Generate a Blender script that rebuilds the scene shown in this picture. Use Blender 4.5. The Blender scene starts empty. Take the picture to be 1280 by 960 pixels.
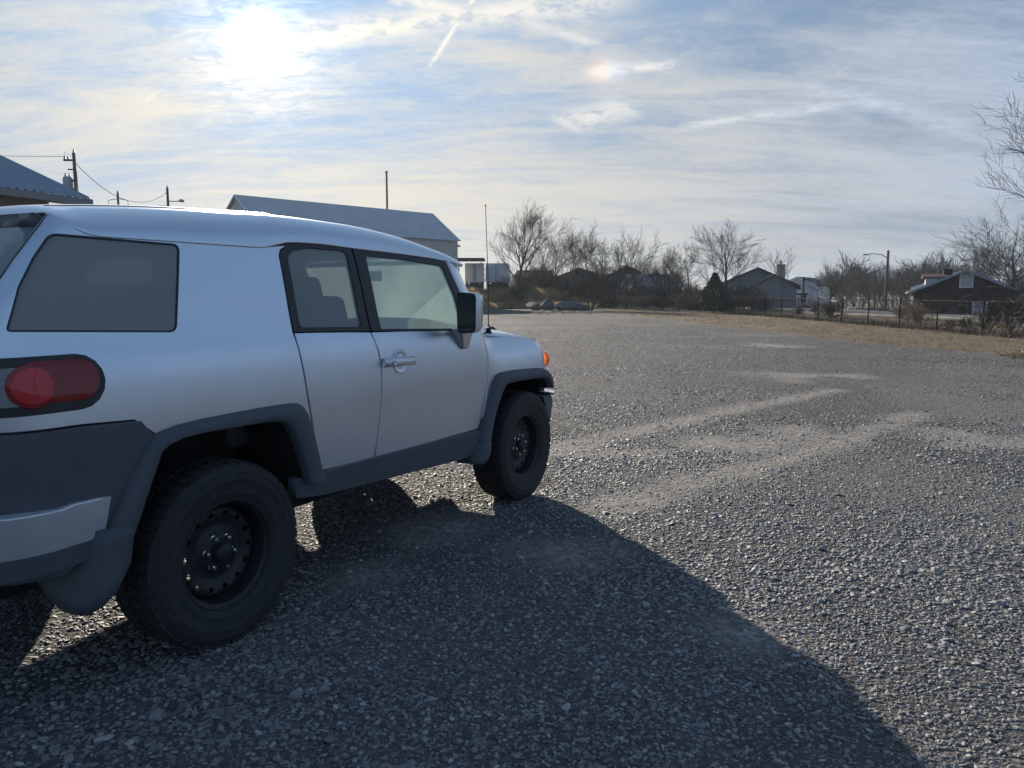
import bpy, bmesh, math, random
import numpy as np
from mathutils import Vector, Matrix, geometry
R = math.radians
SC = bpy.context.scene
COL = SC.collection

# ------------------------------------------------------------------ camera, sky, sun, exposure
FPX, PITCH, CAMH = 954.75, R(6.7227), 1.497
cam = bpy.data.objects.new('camera', bpy.data.cameras.new('camera')); COL.objects.link(cam)
cam.location = (0, 0, CAMH); cam.rotation_euler = (R(90) - PITCH, 0, 0)
cam.data.sensor_width = 36; cam.data.lens = FPX / 1280 * 36
cam.data.clip_start = .05; cam.data.clip_end = 3000
SC.camera = cam
SC.view_settings.view_transform = 'Standard'; SC.view_settings.look = 'None'
SC.view_settings.gamma = 1; SC.view_settings.use_curve_mapping = False
SC.view_settings.exposure = 0.82
SC.cycles.use_denoising = True
SC.cycles.max_bounces = 8; SC.cycles.transparent_max_bounces = 16
SC.cycles.sample_clamp_indirect = 6

def pix_ray(px, py):
    a, b = (px - 640) / FPX, (py - 480) / FPX
    c, s = math.cos(PITCH), math.sin(PITCH)
    return np.array([a, c - b * s, -s - b * c])
def at(px, py, z=0.0):
    d = pix_ray(px, py); t = (z - CAMH) / d[2]; return d[0] * t, d[1] * t
def at_y(px, py, Y):
    d = pix_ray(px, py); t = Y / d[1]; return d[0] * t, Y, CAMH + d[2] * t

SUN = pix_ray(325, 52); SUN = SUN / np.linalg.norm(SUN)
SUN_EL = math.asin(SUN[2]); SUN_AZ = math.atan2(SUN[0], SUN[1])
sl = bpy.data.lights.new('sun', 'SUN'); sl.energy = 5.0; sl.angle = R(.55); sl.color = (1, .90, .76)
so = bpy.data.objects.new('sun', sl); COL.objects.link(so)
so.rotation_euler = Vector(SUN).to_track_quat('Z', 'Y').to_euler()

class NT:
    """tiny node-graph helper"""
    def __init__(s, nt): s.nt = nt; s.nt.nodes.clear()
    def n(s, t, **k):
        nd = s.nt.nodes.new(t)
        for a, b in k.items(): setattr(nd, a, b)
        return nd
    def put(s, sock, v):
        if isinstance(v, bpy.types.NodeSocket): s.nt.links.new(v, sock)
        elif v is not None:
            try: sock.default_value = v
            except Exception: sock.default_value = (*v, 1)
    def m(s, op, a, b=None, c=None, clamp=False):
        nd = s.n('ShaderNodeMath', operation=op, use_clamp=clamp)
        for i, v in enumerate((a, b, c)):
            if v is not None: s.put(nd.inputs[i], v)
        return nd.outputs[0]
    def v(s, op, a, b=None, out=0):
        nd = s.n('ShaderNodeVectorMath', operation=op)
        s.put(nd.inputs[0], a)
        if b is not None: s.put(nd.inputs[3 if op == 'SCALE' else 1], b)
        return nd.outputs[out]
    def noise(s, vec, scale, detail=4, rough=.5, dist=0, col=False):
        nd = s.n('ShaderNodeTexNoise'); s.put(nd.inputs['Vector'], vec)
        for k, x in (('Scale', scale), ('Detail', detail), ('Roughness', rough), ('Distortion', dist)): s.put(nd.inputs[k], x)
        return nd.outputs['Color' if col else 'Fac']
    def vor(s, vec, scale, feat='F1', out='Distance', rnd=1):
        nd = s.n('ShaderNodeTexVoronoi', feature=feat); s.put(nd.inputs['Vector'], vec); s.put(nd.inputs['Scale'], scale)
        nd.inputs['Randomness'].default_value = rnd
        return nd.outputs[out]
    def sm(s, x, a, b, lo=0., hi=1.):
        nd = s.n('ShaderNodeMapRange', interpolation_type='SMOOTHSTEP'); s.put(nd.inputs[0], x)
        for i, q in ((1, a), (2, b), (3, lo), (4, hi)): s.put(nd.inputs[i], q)
        return nd.outputs[0]
    def mix(s, f, a, b, t='MIX'):
        nd = s.n('ShaderNodeMix', data_type='RGBA', blend_type=t); s.put(nd.inputs[0], f); s.put(nd.inputs[6], a); s.put(nd.inputs[7], b)
        return nd.outputs[2]
    def ramp(s, x, pts):
        nd = s.n('ShaderNodeValToRGB'); s.put(nd.inputs[0], x); e = nd.color_ramp.elements
        while len(e) < len(pts): e.new(.5)
        for q, (p, c) in zip(e, pts): q.position = p; q.color = (*c, 1)
        return nd.outputs[0]
    def xyz(s, x, y, z):
        nd = s.n('ShaderNodeCombineXYZ')
        for i, q in enumerate((x, y, z)): s.put(nd.inputs[i], q)
        return nd.outputs[0]
    def bump(s, h, strength, dist):
        nd = s.n('ShaderNodeBump'); s.put(nd.inputs['Height'], h); nd.inputs['Strength'].default_value = strength; nd.inputs['Distance'].default_value = dist
        return nd.outputs[0]

world = bpy.data.worlds.new('World'); SC.world = world; world.use_nodes = True
def build_world():
    g = NT(world.node_tree)
    d = g.v('NORMALIZE', g.n('ShaderNodeTexCoord').outputs['Generated'])
    sp = g.n('ShaderNodeSeparateXYZ'); g.put(sp.inputs[0], d); dz = g.m('MAXIMUM', sp.outputs[2], 0.0)
    sky = g.n('ShaderNodeTexSky', sky_type='NISHITA'); sky.sun_disc = False
    sky.sun_elevation = SUN_EL; sky.sun_rotation = SUN_AZ
    sky.air_density = 1.0; sky.dust_density = 1.2; sky.ozone_density = 1.6
    # flat high cloud layer: direction -> plane
    K0 = .20
    k = g.m('ADD', dz, K0)
    px, py = g.m('DIVIDE', sp.outputs[0], k), g.m('DIVIDE', sp.outputs[1], k)
    P = g.xyz(px, py, 0)
    def rot(a, sx, sy, off):
        mp = g.n('ShaderNodeMapping'); g.put(mp.inputs[0], P); mp.inputs['Rotation'].default_value = (0, 0, R(a)); mp.inputs['Scale'].default_value = (sx, sy, 1); mp.inputs['Location'].default_value = off
        return mp.outputs[0]
    n1 = g.noise(rot(-10, .8, 1.7, (3.1, 1.7, 0)), 1.1, 8, .56, .5)
    n2 = g.noise(rot(24, .9, 3.4, (7.3, 2.2, 0)), 1.6, 9, .60, .8)
    n3 = g.noise(rot(-16, 1, 1.8, (1, 9, 0)), 11, 6, .66, 1.2)
    big = g.noise(rot(0, .6, .9, (5.9, .6, 0)), .8, 3, .5)
    c = g.m('ADD', g.m('MULTIPLY', n1, .5), g.m('MULTIPLY', n2, .5))
    c = g.m('ADD', c, g.m('MULTIPLY', g.m('SUBTRACT', n3, .5), .22))
    c = g.m('ADD', c, g.m('MULTIPLY', g.m('SUBTRACT', big, .5), .55))
    lift = g.sm(dz, .14, .42, 0, .15)
    cov = g.sm(g.m('SUBTRACT', c, lift), .29, .62)
    # contrails: segments in the cloud plane, from pixel pairs
    def pp(x, y):
        r = pix_ray(x, y); r = r / np.linalg.norm(r); return np.array([r[0], r[1]]) / (r[2] + K0)
    wob = g.m('MULTIPLY', g.m('SUBTRACT', g.noise(P, 5, 5, .6), .5), .5)
    def trail(a, b, w, amt):
        A, B = pp(*a), pp(*b); L = float(np.linalg.norm(B - A)); u = (B - A) / L; nrm = np.array([-u[1], u[0]])
        al = g.m('ADD', g.m('ADD', g.m('MULTIPLY', px, float(u[0])), g.m('MULTIPLY', py, float(u[1]))), float(-A @ u))
        ac = g.m('ADD', g.m('ADD', g.m('MULTIPLY', px, float(nrm[0])), g.m('MULTIPLY', py, float(nrm[1]))), float(-A @ nrm))
        ac = g.m('ABSOLUTE', g.m('ADD', ac, g.m('MULTIPLY', wob, w * .9)))
        ends = g.m('MULTIPLY', g.sm(al, 0, .18 * L), g.sm(al, L, .75 * L))
        core = g.sm(ac, w * 1.3, 0)
        return g.m('MULTIPLY', g.m('MULTIPLY', core, ends), g.m('MULTIPLY', amt, g.sm(g.noise(P, 14, 6, .7), .30, .55, .35, 1)))
    tr = None
    for a, b, w, amt in (((528, 98), (640, -76), .012, 1.0), ((330, 58), (860, -8), .10, .95), ((470, -6), (640, 26), .05, .9), ((630, 20), (770, 62), .04, .8),
                         ((180, 128), (206, 106), .010, .6), ((720, 96), (870, 76), .05, 1.0), ((830, 162), (1090, 128), .05, .9), ((970, 96), (1230, 170), .05, .7), ((690, 160), (810, 126), .13, .9)):
        t = trail(a, b, w, amt); tr = t if tr is None else g.m('MAXIMUM', tr, t)
    cov = g.m('MAXIMUM', g.m('MULTIPLY', cov, .94), tr)
    # brightness of thin ice cloud: forward scattering towards the sun
    cs = g.m('MAXIMUM', g.v('DOT_PRODUCT', d, tuple(SUN), 1), 0.0)
    one = g.m('SUBTRACT', 1.0, cs)
    def gl(w): return g.m('POWER', math.e, g.m('DIVIDE', one, -w))
    a1, a2, a3, a4 = gl(.11), gl(.018), gl(.0022), gl(.00017)
    cb = g.m('ADD', g.m('ADD', 3.35, g.m('MULTIPLY', a1, 1.35)), g.m('MULTIPLY', a2, .7))
    warm = g.mix(g.m('MULTIPLY', g.m('POWER', cs, 1.7), 1.0, clamp=True), (.56, .93, 1.58, 1), (1.07, 1.0, .86, 1))
    cc = g.v('SCALE', warm, g.m('ADD', cb, g.m('MULTIPLY', tr, 1.1)))
    skc = g.v('SCALE', sky.outputs[0], 1.0)
    # keep the clear air near the sun no brighter than thin cloud
    base = g.mix(1.0, skc, g.v('SCALE', (.54, .86, 1.32), g.m('ADD', 1.75, g.m('MULTIPLY', a1, 2.2))), 'DARKEN')
    col = g.mix(cov, base, cc)
    # pale band of distant cloud low over the horizon
    hz = g.m('POWER', g.m('SUBTRACT', 1.0, dz), 6)
    hzc = g.v('SCALE', g.mix(g.m('MULTIPLY', g.m('POWER', cs, 1.5), 1.0, clamp=True), (.74, .92, 1.16, 1), (1.10, 1.0, .82, 1)), g.m('ADD', 3.1, g.m('MULTIPLY', a1, 1.6)))
    col = g.mix(g.m('MULTIPLY', hz, g.sm(g.noise(rot(0, .6, 5, (2, 3, 0)), 1.2, 6, .55), .25, .75, .55, 1.0)), col, hzc)
    # solar aureole and disc
    au = g.m('ADD', g.m('MULTIPLY', g.m('MULTIPLY', a3, 2.2), g.sm(n3, .3, .7, .3, 1.8)), g.m('MULTIPLY', a4, 45.0))
    col = g.v('ADD', col, g.v('SCALE', (1, .95, .82), au))
    # 22 degree parhelion, red towards the sun
    dog = []
    for (qx, w, s) in ((752, .00009, 1.5), (758, .00008, 1.0), (766, .00009, .9)):
        r = pix_ray(qx, 88); r = r / np.linalg.norm(r)
        o = g.m('SUBTRACT', 1.0, g.v('DOT_PRODUCT', d, tuple(r), 1))
        dog.append(g.m('MULTIPLY', g.m('POWER', math.e, g.m('DIVIDE', o, -w)), s))
    col = g.v('ADD', col, g.xyz(*dog))
    bg = g.n('ShaderNodeBackground'); g.put(bg.inputs[0], col); bg.inputs[1].default_value = .1
    out = g.n('ShaderNodeOutputWorld'); g.nt.links.new(bg.outputs[0], out.inputs[0])
build_world()

# ------------------------------------------------------------------ materials
MATS = {}
def mat(name, col, rough=.6, metal=0., var=0., vscale=6., bump=0., bscale=60., bdist=.01, spec=.5, coat=0., col2=None, coords='Object', obj_rnd=0.):
    if name in MATS: return MATS[name]
    m = bpy.data.materials.new(name); m.use_nodes = True; g = NT(m.node_tree); MATS[name] = m
    b = g.n('ShaderNodeBsdfPrincipled'); o = g.n('ShaderNodeOutputMaterial'); g.nt.links.new(b.outputs[0], o.inputs[0])
    tc = g.n('ShaderNodeTexCoord').outputs[coords]
    c = (*col, 1)
    if var or col2:
        n = g.noise(tc, vscale, 6, .6)
        lo = tuple(x * (1 - var) for x in col); hi = col2 or tuple(min(1, x * (1 + var)) for x in col)
        c = g.ramp(n, [(.3, lo), (.7, hi)])
    if obj_rnd:
        r = g.n('ShaderNodeObjectInfo').outputs['Random']
        c = g.v('SCALE', c if not isinstance(c, tuple) else g.xyz(*c[:3]), g.sm(r, 0, 1, 1 - obj_rnd, 1 + obj_rnd))
    g.put(b.inputs['Base Color'], c)
    b.inputs['Roughness'].default_value = rough; b.inputs['Metallic'].default_value = metal
    b.inputs['Specular IOR Level'].default_value = spec; b.inputs['Coat Weight'].default_value = coat
    if bump:
        g.put(b.inputs['Normal'], g.bump(g.noise(tc, bscale, 5, .6), bump, bdist))
    return m

def mat_paint():
    m = bpy.data.materials.new('silver_paint'); m.use_nodes = True; g = NT(m.node_tree); MATS['silver_paint'] = m
    b = g.n('ShaderNodeBsdfPrincipled'); o = g.n('ShaderNodeOutputMaterial'); g.nt.links.new(b.outputs[0], o.inputs[0])
    tc = g.n('ShaderNodeTexCoord').outputs['Object']; sp = g.n('ShaderNodeSeparateXYZ'); g.put(sp.inputs[0], tc)
    dirt = g.m('MULTIPLY', g.sm(g.m('ADD', sp.outputs[2], g.m('MULTIPLY', g.m('SUBTRACT', g.noise(tc, 5, 6, .65), .5), .5)), .95, .55), .35)
    film = g.noise(tc, 2.2, 6, .7)
    c = g.mix(dirt, (.60, .655, .73, 1), (.42, .40, .37, 1))
    g.put(b.inputs['Base Color'], c)
    b.inputs['Metallic'].default_value = .93
    g.put(b.inputs['Roughness'], g.m('ADD', g.sm(film, .3, .75, .31, .38), g.m('MULTIPLY', dirt, .6)))
    b.inputs['Coat Weight'].default_value = .5; b.inputs['Coat Roughness'].default_value = .28
    return m
mat_paint()
def mat_glass(name, tint, fog, fogcol, rough=.0, streak=False, facet=0.):
    m = bpy.data.materials.new(name); m.use_nodes = True; g = NT(m.node_tree); MATS[name] = m
    o = g.n('ShaderNodeOutputMaterial'); tc = g.n('ShaderNodeTexCoord').outputs['Object']
    t = g.n('ShaderNodeBsdfTransparent'); t.inputs[0].default_value = (*tint, 1)
    tl = g.n('ShaderNodeBsdfTranslucent'); tl.inputs[0].default_value = (*fogcol, 1)
    df = g.n('ShaderNodeBsdfDiffuse'); df.inputs[0].default_value = (*fogcol, 1)
    fm = g.n('ShaderNodeMixShader'); fm.inputs[0].default_value = .45
    g.nt.links.new(tl.outputs[0], fm.inputs[1]); g.nt.links.new(df.outputs[0], fm.inputs[2])
    mx = g.n('ShaderNodeMixShader')
    f = fog
    if streak:   # condensation: patchy, with runs that have drained clear
        sp = g.n('ShaderNodeSeparateXYZ'); g.put(sp.inputs[0], tc)
        st = g.noise(g.xyz(g.m('ADD', g.m('MULTIPLY', sp.outputs[0], 16), g.m('MULTIPLY', g.noise(tc, 9, 2), .8)), 0, g.m('MULTIPLY', sp.outputs[2], .8)), 1.0, 2, .5)
        f = g.m('MULTIPLY', g.sm(g.noise(tc, 1.7, 3, .5), .25, .6, fog * .82, fog), g.sm(st, .25, .31, .6, 1))
    g.put(mx.inputs[0], f)
    g.nt.links.new(t.outputs[0], mx.inputs[1]); g.nt.links.new(fm.outputs[0], mx.inputs[2])
    gl = g.n('ShaderNodeBsdfGlossy'); gl.inputs['Roughness'].default_value = .04 + rough
    ge = g.n('ShaderNodeNewGeometry'); fr = g.m('ADD', .045, g.m('MULTIPLY', .955, g.m('POWER', g.m('SUBTRACT', 1.0, g.m('ABSOLUTE', g.v('DOT_PRODUCT', ge.outputs['Normal'], ge.outputs['Incoming'], 1))), 5)))
    ms = g.n('ShaderNodeMixShader'); g.put(ms.inputs[0], fr)
    g.nt.links.new(mx.outputs[0], ms.inputs[1]); g.nt.links.new(gl.outputs[0], ms.inputs[2])
    g.nt.links.new(ms.outputs[0], o.inputs[0])
    if facet:   # moulded optics inside the lens
        nb = g.bump(g.vor(tc, facet), .9, .004)
        for q in (df, gl): g.put(q.inputs['Normal'], nb)
    return m
mat_glass('clear_fogged_glass', (.88, .96, .91), .86, (.68, .82, .76), streak=True)
mat_glass('tinted_glass', (.52, .58, .58), .80, (.44, .49, .50), rough=.05)
mat_glass('privacy_glass', (.20, .23, .24), .93, (.43, .47, .49), rough=.06)
mat_glass('red_lens', (.8, .05, .06), .93, (.98, .07, .10))
mat_glass('smoked_red', (.45, .03, .04), .92, (.50, .035, .05))
mat_glass('orange_lens', (.9, .25, .03), .9, (.85, .22, .03))
mat_glass('clear_lens', (.85, .88, .9), .6, (.75, .76, .78), facet=90)
mat('black_plastic', (.070, .078, .090), .66, var=.07, vscale=5, bump=.15, bscale=500, bdist=.001)
mat('rubber', (.022, .022, .023), .8, var=.3, vscale=30, bump=.3, bscale=120, bdist=.002)
mat('black_steel', (.020, .021, .023), .5, var=.3, vscale=20, spec=.35)
mat('chrome', (.75, .75, .76), .15, 1.)
mat('silver_plastic', (.64, .66, .69), .36, .65, var=.06, vscale=5)
mat('mirror_glass', (.03, .035, .04), .12, 0, spec=.6)
mat('dark_cavity', (.012, .012, .013), .9)
mat('dark_trim', (.022, .024, .027), .45, spec=.4)
mat('interior', (.055, .055, .058), .85, var=.2)
mat('reflector', (.6, .6, .62), .2, .9)

def make_translucent(name, f):
    """thin dry blades and twigs let some light through"""
    nt = MATS[name].node_tree; g = NT.__new__(NT); g.nt = nt; b = next(n for n in nt.nodes if n.type == 'BSDF_PRINCIPLED'); o = next(n for n in nt.nodes if n.type == 'OUTPUT_MATERIAL')
    t = g.n('ShaderNodeBsdfTranslucent'); l = b.inputs['Base Color'].links
    if l: g.nt.links.new(l[0].from_socket, t.inputs[0])
    else: t.inputs[0].default_value = b.inputs['Base Color'].default_value
    mx = g.n('ShaderNodeMixShader'); mx.inputs[0].default_value = f; g.nt.links.new(b.outputs[0], mx.inputs[1]); g.nt.links.new(t.outputs[0], mx.inputs[2]); g.nt.links.new(mx.outputs[0], o.inputs[0])

# ------------------------------------------------------------------ mesh helpers
class MB:
    def __init__(s): s.v = []; s.f = []
    def add(s, v, f):
        o = len(s.v); s.v.extend([tuple(map(float, p)) for p in v]); s.f.extend([tuple(i + o for i in q) for q in f]); return s
    def box(s, c, d, rz=0., ry=0.):
        M_ = Matrix.Rotation(rz, 3, 'Z') @ Matrix.Rotation(ry, 3, 'Y'); c = Vector(c); h = Vector(d) / 2
        v = [c + M_ @ Vector((x * h.x, y * h.y, z * h.z)) for x in (-1, 1) for y in (-1, 1) for z in (-1, 1)]
        return s.add(v, [(0, 1, 3, 2), (4, 6, 7, 5), (0, 4, 5, 1), (2, 3, 7, 6), (0, 2, 6, 4), (1, 5, 7, 3)])
    def tube(s, pts, rad, k=6, cap=True):
        pts = [Vector(p) for p in pts]; n = len(pts)
        rad = [rad] * n if not hasattr(rad, '__len__') else rad
        rings = []; up = None
        for i, p in enumerate(pts):
            t = (pts[min(i + 1, n - 1)] - pts[max(i - 1, 0)]).normalized()
            if up is None: up = t.orthogonal().normalized()
            up = (up - t * up.dot(t)); up = up.normalized() if up.length > 1e-6 else t.orthogonal().normalized()
            w = t.cross(up)
            rings.append([p + (up * math.cos(a) + w * math.sin(a)) * rad[i] for a in (2 * math.pi * j / k for j in range(k))])
        v = [q for r in rings for q in r]
        f = [(i * k + j, i * k + (j + 1) % k, (i + 1) * k + (j + 1) % k, (i + 1) * k + j) for i in range(n - 1) for j in range(k)]
        if cap: f += [tuple(range(k))[::-1], tuple((n - 1) * k + j for j in range(k))]
        return s.add(v, f)
    def lathe(s, prof, k=48, axis='y', c=(0, 0, 0), close=False):
        """prof: (radius, axial) pairs revolved round axis through c"""
        v = []
        for r_, a_ in prof:
            for j in range(k):
                t = 2 * math.pi * j / k; x, z = r_ * math.cos(t), r_ * math.sin(t)
                p = {'y': (x, a_, z), 'z': (x, z, a_), 'x': (a_, x, z)}[axis]
                v.append((p[0] + c[0], p[1] + c[1], p[2] + c[2]))
        n = len(prof); f = []
        for i in range(n if close else n - 1):
            i2 = (i + 1) % n
            for j in range(k): f.append((i * k + j, i * k + (j + 1) % k, i2 * k + (j + 1) % k, i2 * k + j))
        return s.add(v, f)
    def grid(s, P):
        n, m = len(P), len(P[0])
        return s.add([q for r in P for q in r], [(i * m + j, i * m + j + 1, (i + 1) * m + j + 1, (i + 1) * m + j) for i in range(n - 1) for j in range(m - 1)])
    def prism(s, poly, y0, y1, ax='y'):
        """extrude polygon of (a,b) along ax"""
        n = len(poly)
        def P(a, b, t): return {'y': (a, t, b), 'x': (t, a, b), 'z': (a, b, t)}[ax]
        v = [P(a, b, y0) for a, b in poly] + [P(a, b, y1) for a, b in poly]
        return s.add(v, [tuple(range(n)), tuple(range(2 * n - 1, n - 1, -1))] + [(i, i + n, (i + 1) % n + n, (i + 1) % n) for i in range(n)])
    def mesh(s, name):
        me = bpy.data.meshes.new(name); me.from_pydata(s.v, [], s.f); me.update(); return me
    def build(s, name, m, parent=None, smooth=None, bevel=0., fixn=True):
        me = s.mesh(name)
        if fixn:
            bm = bmesh.new(); bm.from_mesh(me); bmesh.ops.recalc_face_normals(bm, faces=bm.faces); bm.to_mesh(me); bm.free()
        return link(name, me, m, parent, smooth, bevel)
def link(name, me, m, parent=None, smooth=None, bevel=0.):
    o = bpy.data.objects.new(name, me); COL.objects.link(o)
    if m is not None and not me.materials: me.materials.append(MATS[m] if isinstance(m, str) else m)
    if parent is not None: o.parent = parent
    if bevel:
        md = o.modifiers.new('bevel', 'BEVEL'); md.width = bevel; md.segments = 3; md.limit_method = 'ANGLE'; md.angle_limit = R(35)
        md.harden_normals = False
    if smooth is not None:
        me.shade_smooth()
        if smooth < 179: 
            try: me.set_sharp_from_angle(angle=R(smooth))
            except Exception: pass
    return o
def tag(o, label, cat, group=None, kind=None):
    if label: o['label'] = label
    if cat: o['category'] = cat
    if group: o['group'] = group
    if kind: o['kind'] = kind
    return o
def thing(name, label, cat, loc=(0, 0, 0), rz=0., group=None):
    o = bpy.data.objects.new(name, None); COL.objects.link(o); o.location = loc; o.rotation_euler = (0, 0, rz); o.empty_display_size = .3
    return tag(o, label, cat, group)
def structure(o): o['kind'] = 'structure'; return o
def copy_tree(o, parent=None):
    c = o.copy(); COL.objects.link(c); c.parent = parent
    for ch in [x for x in o.children]: copy_tree(ch, c)
    return c
def interp(keys):
    X = np.array([k[0] for k in keys], float); Y = np.array([k[1] for k in keys], float)
    h = np.diff(X); dl = np.diff(Y) / h; t = np.zeros(len(X)); t[0], t[-1] = dl[0], dl[-1]
    for i in range(1, len(X) - 1):
        t[i] = 0 if dl[i - 1] * dl[i] <= 0 else (h[i] + h[i - 1]) / (h[i] / dl[i - 1] + h[i - 1] / dl[i]) if True else 0
    def f(x):
        x = min(max(x, X[0]), X[-1]); i = min(max(int(np.searchsorted(X, x)) - 1, 0), len(h) - 1)
        s = (x - X[i]) / h[i]; a = (1 + 2 * s) * (1 - s) ** 2; b = s * (1 - s) ** 2; c = s * s * (3 - 2 * s); e = s * s * (s - 1)
        return float(a * Y[i] + b * h[i] * t[i] + c * Y[i + 1] + e * h[i] * t[i + 1])
    return f
def sstep(a, b, x):
    t = min(max((x - a) / (b - a), 0.), 1.); return t * t * (3 - 2 * t)
def np_sstep(a, b, x):
    t = np.clip((x - a) / (b - a), 0, 1); return t * t * (3 - 2 * t)
def round_poly(poly, r, n=5):
    """round every corner of a closed polygon (r scalar or per-corner list)"""
    out = []; N = len(poly)
    for i in range(N):
        p, a, b = Vector(poly[i]), Vector(poly[i - 1]), Vector(poly[(i + 1) % N])
        rr = r[i] if hasattr(r, '__len__') else r
        if rr <= 0: out.append(tuple(p)); continue
        da, db = (a - p), (b - p); q = min(rr, da.length * .48, db.length * .48)
        s, e = p + da.normalized() * q, p + db.normalized() * q
        for k in range(n + 1):
            t = k / n; out.append(tuple(s * (1 - t) ** 2 + p * 2 * t * (1 - t) + e * t * t))
    return out
def inset(poly, d):
    N = len(poly); A = sum(poly[i - 1][0] * poly[i][1] - poly[i][0] * poly[i - 1][1] for i in range(N)); sg = 1 if A > 0 else -1
    out = []
    for i in range(N):
        a, p, b = Vector(poly[i - 1]), Vector(poly[i]), Vector(poly[(i + 1) % N])
        e1, e2 = (p - a), (b - p)
        if e1.length < 1e-7 or e2.length < 1e-7: out.append(tuple(p)); continue
        e1.normalize(); e2.normalize(); n1, n2 = Vector((-e1.y, e1.x)) * sg, Vector((-e2.y, e2.x)) * sg
        n = n1 + n2; n = n / max(n.length_squared / 2, .5)
        out.append(tuple(p + n * d))
    return out
def densify(poly, step):
    out = []; N = len(poly)
    for i in range(N):
        a, b = Vector(poly[i]), Vector(poly[(i + 1) % N]); k = max(1, int((b - a).length / step))
        for j in range(k): out.append(tuple(a.lerp(b, j / k)))
    return out
def in_poly(P, poly):
    x, y = P[:, 0], P[:, 1]; q = np.array(poly); r = np.zeros(len(P), bool); j = len(q) - 1
    for i in range(len(q)):
        c = ((q[i, 1] > y) != (q[j, 1] > y)) & (x < (q[j, 0] - q[i, 0]) * (y - q[i, 1]) / (q[j, 1] - q[i, 1] + 1e-12) + q[i, 0]); r ^= c; j = i
    return r
def surf_panel(name, m, parent, surf, outer, holes=(), step=.04, off=0., depth=.022, flip=False, normal_out=None, mirror=False, chamfer=.003):
    """a curved sheet panel with holes: polygon in (u,v) -> surf(u,v); rolled edge and inward return of `depth`"""
    outer = densify(outer, step); holes = [densify(h, step) for h in holes]
    V = []; Eg = []
    for lp in [outer] + holes:
        o = len(V); V += lp; Eg += [(o + i, o + (i + 1) % len(lp)) for i in range(len(lp))]
    nb = len(V); q = np.array(outer); lo, hi = q.min(0), q.max(0)
    gx, gy = np.meshgrid(np.arange(lo[0] + step * .5, hi[0], step), np.arange(lo[1] + step * .5, hi[1], step))
    G = np.stack([gx.ravel(), gy.ravel()], 1)
    if len(G):
        keep = in_poly(G, outer)
        for h in holes: keep &= ~in_poly(G, h)
        B = np.array(V); G = G[keep]
        if len(G):
            dmin = np.sqrt(((G[:, None, :] - B[None]) ** 2).sum(2)).min(1); G = G[dmin > step * .45]
        V = V + [tuple(p) for p in G]
    r = geometry.delaunay_2d_cdt([Vector(p) for p in V], Eg, [], 0, 1e-7)
    pv = np.array([tuple(p) for p in r[0]]); tri = np.array([f for f in r[2] if len(f) == 3]); cen = pv[tri].mean(1)
    ok = in_poly(cen, outer)
    for h in holes: ok &= ~in_poly(cen, h)
    tri = tri[ok]
    def S(u, v, dd=0.):
        e = 1e-3; p = np.array(surf(u, v)); a = np.array(surf(u + e, v)) - np.array(surf(u - e, v)); b = np.array(surf(u, v + e)) - np.array(surf(u, v - e))
        n = np.cross(a, b); n /= (np.linalg.norm(n) + 1e-12)
        if normal_out is not None and n @ np.array(normal_out(p)) < 0: n = -n
        return p + n * dd, n
    vs = []; ns = []
    for u, v in pv: p, n = S(u, v, off); vs.append(p); ns.append(n)
    faces = [tuple(t) for t in tri]
    for lp, sgn in [(outer, 1)] + [(h, -1) for h in holes]:
        N = len(lp); A = sum(lp[i - 1][0] * lp[i][1] - lp[i][0] * lp[i - 1][1] for i in range(N)); orient = (1 if A > 0 else -1) * sgn
        P0 = [S(u, v, off) for u, v in lp]; o = len(vs); rows = []
        for i in range(N):
            p, n = P0[i]; t = P0[(i + 1) % N][0] - P0[i - 1][0]; t /= (np.linalg.norm(t) + 1e-12); sd = np.cross(t, n) * 1.0
            rows.append((p, n, sd))
        # make sd point outwards from the sheet
        i0 = 0; p, n, sd = rows[0]; c2 = np.array(lp[0]); e = Vector(lp[1]) - Vector(lp[-1]); nn = np.array([e.y, -e.x]) * orient; nn = nn / (np.linalg.norm(nn) + 1e-12)
        q3 = np.array(surf(*(c2 + nn * 1e-3))) - np.array(surf(*c2)); fs = 1 if q3 @ sd > 0 else -1
        for p, n, sd in rows:
            sd = sd * fs
            for pos, nor in ((p, n), (p - n * chamfer + sd * chamfer * .6, (sd + n * .3)), (p - n * depth + sd * chamfer * .6, sd)): vs.append(pos); ns.append(nor / np.linalg.norm(nor))
        for i in range(N):
            a, b = o + 3 * i, o + 3 * ((i + 1) % N)
            faces += [(a, b, b + 1, a + 1), (a + 1, b + 1, b + 2, a + 2)]
    vs = np.array(vs); ns = np.array(ns)
    if mirror: vs = vs * [1, -1, 1]; ns = ns * [1, -1, 1]
    # orient faces to their normals
    ff = []
    for f in faces:
        a, b, c = vs[f[0]], vs[f[1]], vs[f[2]]
        nn = np.cross(b - a, c - a)
        if len(f) == 4: nn = np.cross(vs[f[2]] - a, vs[f[3]] - b)
        ff.append(f if nn @ ns[list(f)].sum(0) >= 0 else f[::-1])
    me = bpy.data.meshes.new(name); me.from_pydata([tuple(p) for p in vs], [], ff); me.update(); me.shade_smooth()
    me.normals_split_custom_set_from_vertices([tuple(n) for n in ns])
    return link(name, me, m, parent)

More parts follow.
